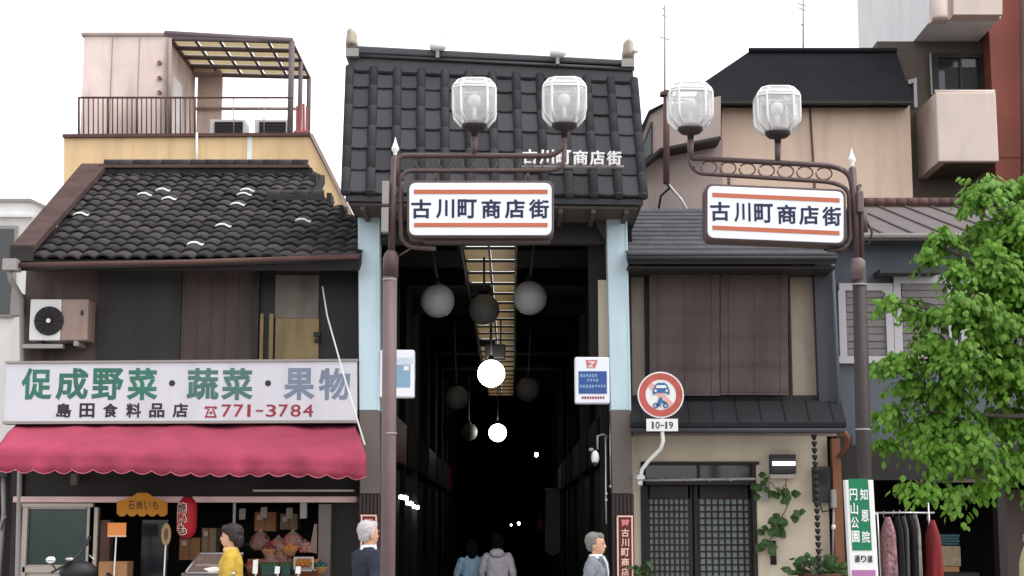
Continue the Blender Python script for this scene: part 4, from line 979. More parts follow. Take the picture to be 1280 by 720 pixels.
while yy < 45.5:
    part('skylight_bar', MB().box(sx0-.02, sx1+.02, yy-.02, yy+.025, zc+.015, zc+.049), M_DARKW, sk)
    if k not in (5, 6, 12): 
        part('skylight_pane', MB().box(sx0-.022, -.33, yy+.027, yy+1.02, zc+.05, zc+.058), M_SKYL, sk)
    part('skylight_pane', MB().box(-.29, sx1+.022, yy+.027, yy+1.02, zc+.05, zc+.058), M_SKYL, sk)
    if k in (5, 6, 12): part('skylight_cover', MB().box(sx0-.02, -.33, yy+.03, yy+1.02, zc+.02, zc+.04), M_ARCC, sk)
    yy += 1.07; k += 1
for k in range(18):
    y = 20.2+3.0*k
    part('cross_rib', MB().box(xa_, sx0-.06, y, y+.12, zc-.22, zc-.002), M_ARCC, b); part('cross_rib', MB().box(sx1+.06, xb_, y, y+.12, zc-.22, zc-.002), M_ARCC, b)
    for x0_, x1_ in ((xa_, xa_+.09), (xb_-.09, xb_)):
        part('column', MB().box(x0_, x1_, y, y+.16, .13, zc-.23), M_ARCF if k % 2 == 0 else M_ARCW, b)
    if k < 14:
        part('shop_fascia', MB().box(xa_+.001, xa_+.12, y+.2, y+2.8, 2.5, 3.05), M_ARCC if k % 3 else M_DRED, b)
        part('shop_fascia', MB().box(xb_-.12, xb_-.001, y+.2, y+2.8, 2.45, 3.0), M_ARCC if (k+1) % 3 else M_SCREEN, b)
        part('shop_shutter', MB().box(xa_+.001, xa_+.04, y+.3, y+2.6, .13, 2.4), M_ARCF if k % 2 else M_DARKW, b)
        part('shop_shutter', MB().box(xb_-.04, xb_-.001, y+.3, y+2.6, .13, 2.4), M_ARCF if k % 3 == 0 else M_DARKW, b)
part('inner_panel', MB().pp([(735, 300), (757, 300), (757, 450), (737, 450)], 18.45, .05), M_ARCF, b)
part('inner_board', MB().pr(748, 350, 760, 446, 18.36, .05), M_STUCCO, b)
GU, GL = 'unlit white globe lamps under the arcade ceiling', 'lit globe lamps along the arcade'
def globe(u, v, rpx, Y, lab, grp, m, arm):
    t = thing('globe_lamp', lab, 'lamp', P(u, v, Y), grp); c = P(u, v, Y); r = rpx/FPX*Y
    part('globe', MB().ell(c, (r, r, r), 28, 18), m, t)
    part('collar', MB().lathe([(.05, r-.02), (.06, r+.02), (.03, r+.06)], c, 14), M_BLACK, t)
    part('rod', MB().tube([c+Vector((0, 0, r+.05)), c+Vector((arm*.3, 0, r+.2)), Vector((c.x+arm, c.y, zc))], .016, 8), M_POST, t)
globe(547, 376, 21.5, 20.0, 'large unlit globe lamp at the left just inside the gate', GU, M_GLOBE, -.10)
globe(662.5, 372.5, 21.5, 20.0, 'large unlit globe lamp at the right just inside the gate', GU, M_GLOBE, .07)
globe(605, 387, 19.5, 22.0, 'dim globe lamp under the skylight between the two larger ones', GU, mat('dim_globe', (.36, .36, .36), .4, var=.05), 0)
globe(614, 467, 17, 24.8, 'brightly lit globe lamp in the middle of the arcade', None, M_LIT, 0)
globe(622, 541, 11, 38.0, 'smaller lit globe lamp farther down the arcade', None, M_LIT, 0)
MG2 = mat('far_globe', (.22, .22, .22), .5, var=.05)
globe(571, 497, 15, 29, 'faint globe lamp left of the bright one deep in the arcade', GU, MG2, -.05)
globe(660, 487, 15, 29, 'faint globe lamp right of the bright one deep in the arcade', GU, MG2, .05)
globe(586, 540, 11, 38, 'faint globe lamp left of the smaller lit globe', GU, MG2, 0)
t = thing('hanging_speaker', 'black box speaker hanging above the lit globe in the arcade', 'speaker', P(618, 448, 25)); part('casing', MB().pr(606, 430, 632, 448, 25.1, .25), M_BLACK, t, bevel=.02); part('yoke', MB().tube([P(613, 430, 25.2), P(613, 400, 25.2)], .012), M_BLACK, t); part('yoke', MB().tube([P(626, 430, 25.2), P(626, 400, 25.2)], .012), M_BLACK, t)
for i, (u, v, Y) in enumerate(((505, 622, 21.5), (511, 629, 23.5), (519, 633.5, 26))):
    t = thing('tube_light', ('short lit tube lamp nearest the left lamp pole', 'middle lit tube lamp of the row in the left arcade shop', 'farthest lit tube lamp of the row in the left arcade shop')[i], 'lamp', P(u, v, Y), 'lit tube lamps in the left arcade shop')
    part('tube', MB().tube([P(u-5, v-1, Y), P(u+4, v+1, Y+.1)], .025, 8), M_TUBE, t); part('batten', MB().box(P(u-6, v, Y).x, P(u+5, v, Y).x, Y-.02, Y+.08, PZ(v-4.5, Y), PZ(v-3, Y)), M_POST, t)
for i, (u, v, Y, r, lab) in enumerate(((670.5, 568, 26, 3.2, 'small bright spotlight high on the right arcade wall'), (648.5, 654, 34, 2.4, 'small bright lamp above the walkers in the arcade'), (639, 656, 36, 1.5, 'tiny lamp beside the small bright lamp in the arcade'))):
    t = thing('spot_lamp', lab, 'lamp', P(u, v, Y)); k = r/FPX*Y
    part('bulb', MB().ell(P(u, v, Y), (k*.7, k*.7, k), 12, 8), M_TUBE, t); part('hood', MB().lathe([(k, k*.5), (k*.7, k*1.6)], P(u, v, Y), 12), M_BLACK, t)
t = thing('hanging_banner', 'grey cloth banner hanging at the right side of the arcade', 'banner', P(690, 690, 22)); part('cloth', MB().pp([(682, 612), (700, 612), (701, 690), (690, 696), (681, 688)], 22, .03), M_ARCF, t, bevel=.01); part('rod', MB().tube([P(680, 612, 22), P(704, 611, 22)], .012), M_BLACK, t)
t = thing('red_ornament', 'dim red paper lantern on the right wall of the arcade', 'lantern', P(675, 660, 30)); part('shade', MB().ell(P(675, 657, 30), (.1, .1, .12), 14, 9), M_DRED, t); part('cord', MB().tube([P(675, 650, 30), P(675, 640, 30)], .008), M_BLACK, t)
t = thing('security_camera', 'white camera hanging from a bracket inside the right gate pillar', 'camera', P(745, 580, 18.05))
part('housing', MB().ell(P(744, 572, 18.05), (.045, .07, .08), 14, 9), M_WHITEP, t); part('lens', MB().ell(P(744, 580, 18.02), (.03, .03, .03), 12, 8), M_BLACK, t); part('mount', MB().ell(P(739, 562, 18.05), (.03, .03, .02), 10, 6), M_PIPE, t)
part('bracket', MB().tube([P(747, 562, 18.1), P(747, 545, 18.1), P(754, 543, 18.15), P(760, 546, 18.2)], .013, 8), M_PIPE, t)
t = thing('conduit', 'pair of thin steel conduits beside the right gate pillar', 'pipe', (PX(758, 18.1), 18.1, .12))
part('pipe', MB().tube([P(757, 546, 18.1), P(757.5, 620, 18.1), P(758, 655, 18.1)], .010, 6), M_CHROME, t); part('pipe', MB().tube([P(762.5, 530, 18.1), P(763.5, 607, 18.1)], .009, 6), M_CHROME, t)
for v in (617, 625, 608): part('clip', MB().ell(P(758 if v > 610 else 763.5, v, 18.08), (.022, .02, .02), 8, 6), M_CHROME, t)

# ------------------------------------------------------------------ right house
YH2 = 18.45
b = thing('wooden_house', 'old two storey house with bamboo blinds and lattice doors right of the gate', 'house', (PX(915, YH2), YH2, 0))
xl, xr_ = PX(786, YH2, 400), PX(1043, YH2, 400)
part('upper_wall', MB().box(xl, xr_, YH2, YH2+.2, PZ(545, YH2), PZ(318, YH2)), mat('aged_plaster', C(164, 150, 136), .95, var=.1, scale=1.6, streak=.3, bump=.2), b)
part('side_wall', MB().box(xr_-.15, xr_, YH2+.2, 22.4, 0, 4.9), M_DARKW, b); part('side_wall', MB().box(xl+.02, xl+.15, YH2+.2, 22.4, 0, 4.9), M_DARKW, b); part('back_wall', MB().box(xl+.16, xr_-.16, 21.6, 21.8, 0, 4.8), M_DARKW, b)
# roof of long grey sheets
ye2, yr2 = 17.75, 21.0; zE, zR = PZ(319, ye2), PZ(262, yr2)
rs = part('roof', MB().prism([(PX(785, ye2, 319), ye2, zE-.02), (PX(1046, ye2, 319), ye2, zE-.02), (PX(1046, ye2, 319), yr2, zR-.02), (PX(785, ye2, 319), yr2, zR-.02)], (0, 0, -.08)), M_DECK, b)
NS = 11
for k in range(NS):
    s0, s1 = k/NS, (k+1)/NS
    for j in range(4):
        a0 = PX(784, ye2, 319); wd = (PX(1047, ye2, 319)-a0)/4; off = (.4*wd if k % 2 else 0)
        xx0 = max(a0, a0+j*wd-off+.002); xx1 = min(a0+4*wd, a0+(j+1)*wd-off-.002) if j < 3 else a0+4*wd
        p = lambda x, s, l: Vector((x, ye2+(yr2-ye2)*s, zE+(zR-zE)*s+l))
        part('roof_sheet', MB().prism([p(xx0, s0, .022), p(xx1, s0, .022), p(xx1, s1+.02, .004), p(xx0, s1+.02, .004)], (0, 0, -.018)), M_SLATE, rs)
part('fascia', MB().pp([(785, 320), (1046, 320), (1046, 326), (785, 326)], ye2+.02, .05), M_DARKW, b)
part('soffit', MB().box(PX(785, ye2, 319), PX(1046, ye2, 319), ye2+.07, YH2, zE-.14, zE-.11), M_DARKW, b)
part('gutter', MB().tube([P(784, 322, ye2-.04), P(1047, 322, ye2-.04)], .022), M_DARKROOF, b)
part('side_post', MB().pp([(1017, 322), (1043, 322), (1052, 525), (1025, 525)], YH2-.14, .14), mat('slate_post', C(62, 64, 70), .7, var=.12), b)
part('side_post', MB().pr(784, 322, 790, 545, YH2-.1, .1), M_DARKW, b)
part('side_pipe', MB().tube([P(1040, 320, YH2-.2), P(1045, 420, YH2-.2), P(1049, 525, YH2-.2)], .022), M_BLUEG, b)
# blinds made of thin horizontal canes
def blind(us, v0, v1, Y, m, lab):
    t = thing('bamboo_blind', lab, 'blind', P(us[0], v1, Y), 'bamboo blinds on the upper floor'); n = 60
    sh_ = MB()
    for k in range(n):
        va = v0+(v1-v0)*k/n; vb2 = v0+(v1-v0)*(k+.94)/n; w = .012*sin(k*.5+us[0])
        sh_.prism([P(us[0], va, Y)+Vector((0, w, 0)), P(us[1], va, Y)+Vector((0, w, 0)), P(us[1], vb2, Y)+Vector((0, w, 0)), P(us[0], vb2, Y)+Vector((0, w, 0))], (0, .012, 0))
    part('canes', sh_, m, t, kind='stuff')
    for s in (.12, .5, .88):
        u = us[0]+(us[1]-us[0])*s; part('cord', MB().tube([P(u, v0, Y-.012), P(u, v1, Y-.012)], .0022, 4), M_SUDARE2, t)
    part('batten', MB().pr(us[0]-.5, v1-1.4, us[1]+.5, v1+.6, Y-.01, .03), m, t); part('batten', MB().pr(us[0]-.5, v0, us[1]+.5, v0+2.5, Y-.01, .03), m, t)
blind((812, 899.5), 326, 494, 18.28, M_SUDARE, 'left bamboo blind of the upper floor, next to the blue pillar')
blind((900.5, 985), 326, 493, 18.30, M_SUDARE, 'right bamboo blind of the upper floor, beside the beige wall')
part('window_frame', MB().pr(808, 326, 990, 332, YH2-.06, .06).pr(806, 326, 811, 494, YH2-.05, .05).pr(986, 326, 989, 494, YH2-.05, .05), M_DARKW, b)
part('sill_board', MB().pr(786, 494, 1026, 502, YH2-.08, .1), M_DARKW, b)
cA, cB = P(786, 497, YH2-.03), P(1050, 497, YH2-.03); cC, cD = P(1058, 528, 17.75), P(788, 528, 17.75)
M_LROOF = mat('charcoal_roof', C(46, 46, 49), .85, var=.14, streak=.2, spec=.1)
lr = part('lower_roof', MB().prism([cA, cB, cC, cD], (0, 0, -.05)), M_LROOF, b)
for k in range(9):
    s = (k+.5)/9; part('roof_seam', MB().tube([cA.lerp(cB, s)+Vector((0, 0, .01)), cD.lerp(cC, s)+Vector((0, 0, .01))], .005, 5), M_LROOF, lr)
part('lower_fascia', MB().pp([(788, 529), (1057, 529), (1057, 535), (788, 535)], 17.77, .05), M_BLACKR, b)
part('lower_gutter', MB().tube([P(789, 538.5, 17.7), P(1056, 538.5, 17.7)], .03), M_DARKROOF, b)
# ground floor stucco with the doorway
part('stucco_wall', MB().pr(789, 542, 803, 1000, YH2+.004, .2).pr(800, 542, 952, 577, YH2+.001, .2).pr(949, 542, 1040, 1000, YH2+.004, .2), M_STUCCO, b)
part('door_lintel', MB().pr(803, 577, 949, 581, YH2-.02, .2), M_DARKW, b)
part('door_jamb', MB().pr(803, 581, 807, 1000, YH2-.015, .2).pr(944, 581, 949, 1000, YH2-.015, .2), M_DARKW, b)
tr = part('transom', MB().pr(807, 598, 944, 606, YH2, .15).pr(872, 581, 875, 598, YH2+.02, .1), M_DARKW, b); part('pane', MB().pr(807, 581, 872, 598, YH2+.06, .02), M_GLASS, tr); part('pane', MB().pr(875, 581, 944, 598, YH2+.06, .02), M_GLASS, tr)
def lattice_door(u0, u1, off):
    d = part('lattice_door', MB().pr(u0, 607, u0+5, 1000, YH2+off, .05).pr(u1-5, 607, u1, 1000, YH2+off, .05).pr(u0+5, 607, u1-5, 623, YH2+off, .05).pr(u0+5, 790, u1-5, 1000, YH2+off, .05), M_DARKW, b)
    part('glass', MB().pr(u0+5, 623, u1-5, 790, YH2+off+.035, .01), M_PAPER, d); lt = MB()
    n = 8; w = (u1-u0-10)/n
    for k in range(n+1): lt.pr(u0+5+k*w-1.1, 623, u0+5+k*w+1.1, 790, YH2+off+.012, .02)
    k = 0
    while 623+k*8.3 < 790: lt.pr(u0+5, 623+k*8.3-1.1, u1-5, 623+k*8.3+1.1, YH2+off+.006, .02); k += 1
    part('lattice', lt, M_DARKW, d)
lattice_door(807, 868, .08); lattice_door(870, 944, .14)
br = part('awning_rail', MB().tube([P(800, 600.5, 18.15), P(944, 598.5, 18.15)], .014), M_PIPE, b)
for u in (829, 857, 885, 912): part('rail_hook', MB().tube([P(u-2, 597.5, 18.13), P(u, 600, 18.12), P(u+3, 601, 18.13)], .009, 6), M_PIPE, br)
part('copper_post', MB().pp([(1040, 548), (1050, 548), (1057, 720), (1045, 720)], YH2-.14, .12), M_COPPER, b); part('copper_elbow', MB().tube([P(1046, 542, 17.8), P(1056, 541, 17.8), P(1060, 548, 17.9), P(1057, 560, 18.1), P(1050, 570, 18.3)], .03), M_COPPER, b)
part('corner_board', MB().pr(1052, 545, 1072, 1000, YH2+.05, .2), M_DARKW, b)
t = thing('wall_lamp', 'square wall lamp with a bright white strip right of the doorway', 'lamp', P(979, 598, YH2))
part('box', MB().pr(963, 568, 995, 592, YH2-.1, .1), M_DARKROOF, t, bevel=.006); part('diffuser', MB().pr(966, 577, 994, 581.5, YH2-.13, .04), mat('lit_strip', (.9, .9, .9), .4, emit=1.2, ecol=(1, 1, 1)), t); part('shelf', MB().pr(963, 593, 995, 598, YH2-.13, .13), M_SASH, t)
t = thing('electric_meter', 'dark grey electric meter box on the beige stucco wall', 'meter', P(1028, 630, YH2)); part('box', MB().pr(1017, 583, 1039, 628, YH2-.12, .12), M_DARKROOF, t, bevel=.015); part('dial_window', MB().pr(1024, 588, 1034, 604, YH2-.13, .02), M_BLACK, t); part('cable', MB().tube([P(1024, 628, YH2-.05), P(1028, 640, YH2-.05), P(1037, 638, YH2-.05), P(1041, 618, YH2-.05)], .009, 6), M_BLACK, t)
t = thing('switch_box', 'slim white utility box with a conduit at the house corner', 'utility box', P(1043, 650, YH2)); part('box', MB().pr(1039.5, 612, 1046, 635, YH2-.18, .1), M_PIPE, t, bevel=.01); part('conduit', MB().tube([P(1042, 635, YH2-.14), P(1041, 700, YH2-.14)], .012), M_PIPE, t); part('conduit_cap', MB().tube([P(1042, 656, YH2-.14), P(1042, 662, YH2-.14)], .022), M_WHITEP, t)
t = thing('rain_chain', 'black beaded rain chain hanging from the lower gutter', 'rain chain', P(1022, 716, 17.75))
for k in range(21):
    v = 543+8.4*k; part('cup', MB().lathe([(.012, -.03), (.028, 0), (.034, .03), (.012, .035)], P(1017.5+.34*k, v+4, 17.75), 10), M_BLACK, t)
t = thing('mail_slot', 'narrow black bamboo tube vase fixed on the beige wall under the ivy', 'vase', P(967, 707, YH2)); part('tube', MB().tube([P(966, 676, YH2-.05), P(967, 706, YH2-.05)], .036, 12), M_BLACK, t); part('bracket', MB().pr(964, 690, 970, 693, YH2-.02, .03), M_BLACK, t)
t = thing('wall_notice', 'small pale notice plate beside the door jamb', 'notice', P(957, 628, YH2)); part('plate', MB().pr(953, 604, 962, 627, YH2-.02, .025), M_FRAMEW, t); part('screw', MB().disc(P(957.5, 607, YH2-.024), .008, .006, 8), M_BLACK, t)

# leaves: one folded blade on shared data
def leaf_mesh(name, L, W_, m):
    k = MB(); k.add([(0, 0, 0), (W_*.55, L*.35, -.03*L), (W_*.4, L*.72, -.05*L), (0, L, -.14*L), (-W_*.4, L*.72, -.05*L), (-W_*.55, L*.35, -.03*L), (0, L*.5, .05*L)], [(0, 1, 6), (1, 2, 6), (2, 3, 6), (3, 4, 6), (4, 5, 6), (5, 0, 6)], False)
    me = k.mesh(name); me.materials.append(m); return me
vine_me = leaf_mesh('vine_leaf', .10, .085, M_LEAFD)
def rot_to(y, z):
    y = y.normalized(); x = y.cross(z); x = x.normalized() if x.length > 1e-4 else y.orthogonal().normalized(); z2 = x.cross(y)
    return Matrix((x, y, z2)).transposed().to_4x4()
q = random.Random(11)
t = thing('climbing_ivy', 'ivy vine climbing the beige wall below the square wall lamp', 'ivy', P(968, 690, YH2))
path = [P(956, 688, YH2-.03), P(964, 672, YH2-.05), P(970, 655, YH2-.05), P(981, 640, YH2-.05), P(989, 622, YH2-.05), P(982, 606, YH2-.05), P(984, 592, YH2-.06)]
part('stem', MB().tube(path, .006, 5), M_BARK, t); part('stem', MB().tube([P(982, 606, YH2-.05), P(972, 614, YH2-.06), P(965, 604, YH2-.06), P(952, 601, YH2-.06)], .005, 5), M_BARK, t)
for cu, cv, n, su, sv in ((978, 614, 13, 10, 6), (948, 607, 10, 5, 9), (972, 652, 16, 8, 5), (966, 662, 12, 7, 4), (958, 680, 14, 6, 6), (994, 640, 4, 3, 7), (988, 625, 5, 4, 6)):
    for _ in range(n):
        p = P(cu+q.gauss(0, su*.6), cv+q.gauss(0, sv*.6), YH2-.06-.08*q.random())
        inst('ivy_leaf', vine_me, t, Matrix.Translation(p) @ rot_to(Vector((q.uniform(-1, 1), -.3, q.uniform(-1, .3))), Vector((q.uniform(-.4, .4), -1, .5))) @ Matrix.Scale(q.uniform(.7, 1.3), 4))
t = thing('potted_plant', 'leafy green plant in a dark pot at the foot of the beige wall', 'plant', (PX(1019, 18.1), 18.1, .12))
part('pot', MB().lathe([(.16, 0), (.22, .5), (.24, PZ(716, 18.1)-.16), (.26, PZ(716, 18.1)-.12), (.2, PZ(716, 18.1)-.13)], (PX(1019, 18.1), 18.1, .12), 20), M_POT, t)
for k in range(70):
    u = q.uniform(987, 1052); h = q.uniform(0, 1); v = 718-26*h*(1-.4*abs(u-1019)/33 + .2*sin(u*.4))
    p = P(u, v, 18.1+q.uniform(-.15, .15))
    if k % 4 == 0: part('stem', MB().tube([(PX(1019, 18.1)+q.uniform(-.08, .08), 18.1, PZ(718, 18.1)), p], .006, 4), M_BARK, t)
    inst('plant_leaf', vine_me, t, Matrix.Translation(p) @ rot_to(Vector((q.uniform(-1, 1), q.uniform(-1, .3), q.uniform(-.5, .8))), Vector((q.uniform(-.4, .4), -.6, .8))) @ Matrix.Scale(q.uniform(.8, 1.4), 4))
t = thing('doorway_plant', 'low dark shrub beside the red signboard before the lattice door', 'plant', (PX(806, 18.0), 18.0, .12)); part('stem', MB().tube([(PX(806, 18.0), 18.0, .12), (PX(806, 18.0), 18.0, PZ(712, 18))], .015), M_BARK, t)
for k in range(26):
    p = P(q.gauss(806, 7), q.uniform(703, 735), 18+q.uniform(-.1, .1)); inst('plant_leaf', vine_me, t, Matrix.Translation(p) @ rot_to(Vector((q.uniform(-1, 1), q.uniform(-1, .3), q.uniform(-.5, .8))), Vector((0, -.6, .8))))

# ------------------------------------------------------------------ round traffic sign on the gate pillar
YT = 17.55
t = thing('traffic_sign', 'round red rimmed no vehicles sign on a bent white arm by the right pillar', 'traffic sign', P(800, 606, YT+.3))
c = P(826, 493.5, YT); R_ = 29.0/FPX*YT
dsc = part('disc', MB().disc(c, R_, .02, 40), M_WHITEP, t); part('red_ring', MB().disc(c+Vector((0, -.003, 0)), R_*.94, .003, 40, R_*.66), M_RED, dsc)
a = radians(135); d1 = Vector((cos(a), 0, sin(a))); n1 = Vector((-d1.z, 0, d1.x))*.03
part('red_slash', MB().prism([c+d1*R_*.66+n1+Vector((0, -.006, 0)), c-d1*R_*.66+n1+Vector((0, -.006, 0)), c-d1*R_*.66-n1+Vector((0, -.006, 0)), c+d1*R_*.66-n1+Vector((0, -.006, 0))], (0, .003, 0)), mat('faded_red', C(222, 168, 160), .5, var=.1), dsc)
car = MB(); Yc = YT-.010
car.pp([(819, 481), (822, 478.5), (831, 478.5), (834, 481), (836, 485.5), (837, 488), (837, 493), (834, 493), (834, 491), (819, 491), (819, 493), (816, 493), (816, 488), (817, 485.5)], Yc, .003)
part('pictogram', car, M_BLUE, dsc)
part('pictogram', MB().pp([(821, 481.5), (832, 481.5), (833.5, 485), (819.5, 485)], Yc-.002, .002).disc(P(819.5, 488.4, Yc-.002), .013, .002, 12).disc(P(833.5, 488.4, Yc-.002), .013, .002, 12), M_WHITEP, dsc)
bike = MB(); bike.disc(P(819.5, 507, Yc), .030, .003, 16, .016); bike.disc(P(832, 507, Yc), .030, .003, 16, .016)
bike.pp([(824, 497), (827, 496), (828, 500), (834, 503), (832, 505), (826, 503), (826, 508), (820, 507.5), (822, 502)], Yc, .003); part('pictogram', bike, M_BLUE, dsc)
pl_ = part('time_plate', MB().pr(808, 523.5, 847.5, 539, YT, .015), M_WHITEP, t, bevel=.003)
mb = MB(); us = 814
for ch, w in zip('10-19', (4.4, 5.2, 4.2, 4.4, 5.2)):
    if ch == '-': mb.pr(us, 531, us+w, 532.4, YT-.003, .003)
    else: put_char(mb, ch, us, 527, us+w, 536, YT, .003, .012)
    us += w+1.0
part('lettering', mb, M_INK, pl_)
part('arm', MB().tube([P(828, 505, YT+.035), P(828, 541, YT+.035), P(829, 551, YT+.035), P(826, 561, YT+.08), P(812, 575, YT+.15), P(803, 586, YT+.25), P(800.5, 597, YT+.3), P(800.5, 607, YT+.3)], .021, 10), M_WHITEP, t)
part('clamp', MB().pr(796, 594, 806, 599, YT+.24, .14).pr(797, 602, 803, 605, YT+.24, .14), M_CHROME, t)
part('clamp_strap', MB().tube([P(800, 597, YT+.35), P(786, 597, YT+.45)], .012), M_CHROME, t)

# ------------------------------------------------------------------ street lamps
YS = 13.5
def lamp_head(t, u, vtop, vbase, stem_v):
    "faceted lantern: cap, eight bent panes with white edges, bulb"
    h = PZ(vtop, YS)-PZ(vbase, YS); c = P(u, vbase, YS); r = 27/FPX*YS
    prof = [(r*.62, .0), (r*.97, h*.22), (r*1.0, h*.32), (r*1.0, h*.80), (r*.95, h*.87), (r*.74, h*1.0)]
    n = 8; oc = [(1, -.62), (1, .62), (.62, 1), (-.62, 1), (-1, .62), (-1, -.62), (-.62, -1), (.62, -1)]
    pts = [[c+Vector((rr*x_, rr*y_*.96, z)) for x_, y_ in oc] for rr, z in prof]
    lh = part('lantern', MB().lathe([(r*.5, .03), (r*.60, .012), (r*.60, -.012), (r*.46, -.04), (r*.17, -.05), (r*.13, -.12)], c, 20), M_POLEDK, t)
    for k in range(n):
        q = MB(); j = (k+1) % n
        for a in range(len(pts)-1): q.add([pts[a][k], pts[a][j], pts[a+1][j], pts[a+1][k]], [(0, 1, 2, 3)])
        part('pane', q, M_LAMPGL, lh)
    part('top_pane', MB().prism(pts[-1], (0, 0, .012)), M_LAMPGL, lh)
    ed = MB()
    for k in range(n): ed.tube([pts[a][k] for a in range(len(pts))], .011, 5)
    for a in (3, 4, 5): ed.tube(pts[a]+[pts[a][0]], .011, 5)
    part('pane_edge', ed, M_WHITEP, lh)
    part('bulb', MB().ell(c+Vector((0, 0, h*.58)), (.055, .055, .055), 16, 10), mat('bulb_white', (.85, .85, .84), .3, var=0) if 'bulb_white' not in MATS else MATS['bulb_white'], lh)
    part('bulb_holder', MB().tube([c, c+Vector((0, 0, h*.5))], .018, 8), M_WHITEP, lh)
    part('stem', MB().tube([c+Vector((0, 0, -.10)), P(u, stem_v, YS)], [.030, .022], 10), M_POLED, t)
def arc_pts(pts, r=10, n=5):
    "pixel polyline with rounded corners"
    out = [pts[0]]
    for i in range(1, len(pts)-1):
        a, b_, c = Vector(pts[i-1]), Vector(pts[i]), Vector(pts[i+1])
        d0 = (a-b_); d1 = (c-b_); k = min(r, d0.length/2, d1.length/2); p, q2 = b_+d0.normalized()*k, b_+d1.normalized()*k
        for s in range(n+1):
            s /= n; out.append(tuple((p*(1-s)+b_*s)*(1-s) + (b_*(1-s)+q2*s)*s))
    return out + [pts[-1]]
def px_tube(pts, r, Y=YS, rad=12): return MB().tube([P(u, v, Y) for u, v in arc_pts(pts, rad)], r, 8)
def lamp_sign(t, fu0, fu1, vt0, vt1, vb0, vb1, chars, cv0, slope, side):
    "illuminated box sign; face corners left-top vt0, right-top vt1"
    Yf = YS-.11
    def rr(u0, u1, vt0, vt1, vb0, vb1, k):
        pts = arc_pts([((u0+u1)/2, (vt0+vt1)/2), (u1, vt1), (u1, vb1), (u0, vb0), (u0, vt0), ((u0+u1)/2, (vt0+vt1)/2)], k)[:-1]
        return pts
    bx = part('sign_box', MB().pp(rr(fu0-3, fu1+3, vt0-3, vt1-3, vb0+3, vb1+3, 10), Yf+.012, .22), M_POLED, t, bevel=.012)
    part('sign_face', MB().pp(rr(fu0, fu1, vt0, vt1, vb0, vb1, 9), Yf, .012), M_SIGNW, bx, bevel=.004)
    W_ = fu1-fu0
    sl = lambda u: slope*(u-fu0)
    st = MB()
    for v in (vt0+8.5, vb0-15.5): st.prism([P(fu0+6, v+sl(fu0+6), Yf-.003), P(fu1-5, v+sl(fu1-5), Yf-.003), P(fu1-5, v+5.4+sl(fu1-5), Yf-.003), P(fu0+6, v+5.4+sl(fu0+6), Yf-.003)], (0, .003, 0))
    part('stripe', st, M_ORANGE, bx)
    mb = MB()
    for ch, u0, u1 in chars: put_char(mb, ch, u0, cv0+sl(u0), u1, cv0+24+sl(u0), Yf, .003, .026)
    part('lettering', mb, M_NAVY, bx)
    return bx
# left lamp
t = thing('street_lamp', 'brown street lamp left of the gate with two lanterns over an arcade sign', 'street lamp', (PX(487, YS), YS, .12), 'twin lantern street lamps with arcade signs')
part('pole', MB().tube([(PX(485.5, YS, 700), YS, .12), P(486, 560, YS), P(487.5, 330, YS)], .061, 16), M_POLE, t)
part('collar', MB().tube([P(488, 346, YS), P(488.5, 322, YS), P(489, 316, YS), P(489, 313, YS)], [.066, .066, .05, .03], 16), M_POLED, t)
for v in (349, 541): part('band', MB().tube([P(487, v, YS), P(487, v+2, YS)], .0635, 16), M_PIPE, t)
part('base_flange', MB().lathe([(.14, 0), (.14, .03), (.075, .06), (.07, .3)], (PX(485.5, YS, 700), YS, .12), 16), M_POLE, t)
part('upper_pole', MB().tube([P(489, 320, YS), P(493.5, 196, YS)], .03, 12), M_POLED, t)
part('finial', MB().lathe([(.012, 0), (.018, .02), (.014, .03), (.034, .055), (.03, .075), (.012, .125), (.002, .165)], P(494, 195, YS), 12), M_WHITEP, t)
part('bracket', px_tube([(494, 232), (497, 194.5), (560, 194.5), (690, 195), (705, 184), (706, 163)], .024), M_POLED, t)
lowb = part('bracket', px_tube([(706, 180), (704, 209), (690, 213), (560, 213.5), (502, 213.5), (501, 240), (502, 300), (512, 309), (545, 311)], .020, rad=14), M_POLED, t)
for k in range(6):
    u = 527+29*k; part('scroll', MB().tube([P(u+9*cos(a)*.8, 204+8*sin(a), YS) for a in [pi*2*j/14 for j in range(13)]], .007, 6), M_POLED, t)
part('stay', MB().tube([P(497, 321, YS), P(522, 305, YS)], .008, 6), M_POLED, t)
for u in (545, 660): part('sign_hanger', MB().tube([P(u, 213, YS), P(u, 227, YS)], .012, 6), M_POLED, t)
lamp_head(t, 593, 103, 157, 196); lamp_head(t, 705.5, 102, 156, 170)
lamp_sign(t, 511.5, 689.5, 228.5, 228.5, 294, 294, [('古', 514, 539), ('川', 545, 568), ('町', 572, 596), ('商', 602, 626), ('店', 631, 656), ('街', 661, 686)], 249, 0, 1)
part('sign_underside', MB().pr(530, 297.5, 688, 303, YS-.02, .1), M_POLED, t)
sbx = part('side_panel', MB().pr(477.5, 226, 486, 255, YS-.06, .1), M_PIPE, t, bevel=.006); part('side_panel', MB().pr(476.5, 259, 485.5, 290, YS-.06, .1), M_PIPE, t, bevel=.006)
part('panel_clip', MB().tube([P(478, 300, YS), P(488, 296, YS)], .006, 5), M_BLACK, t)
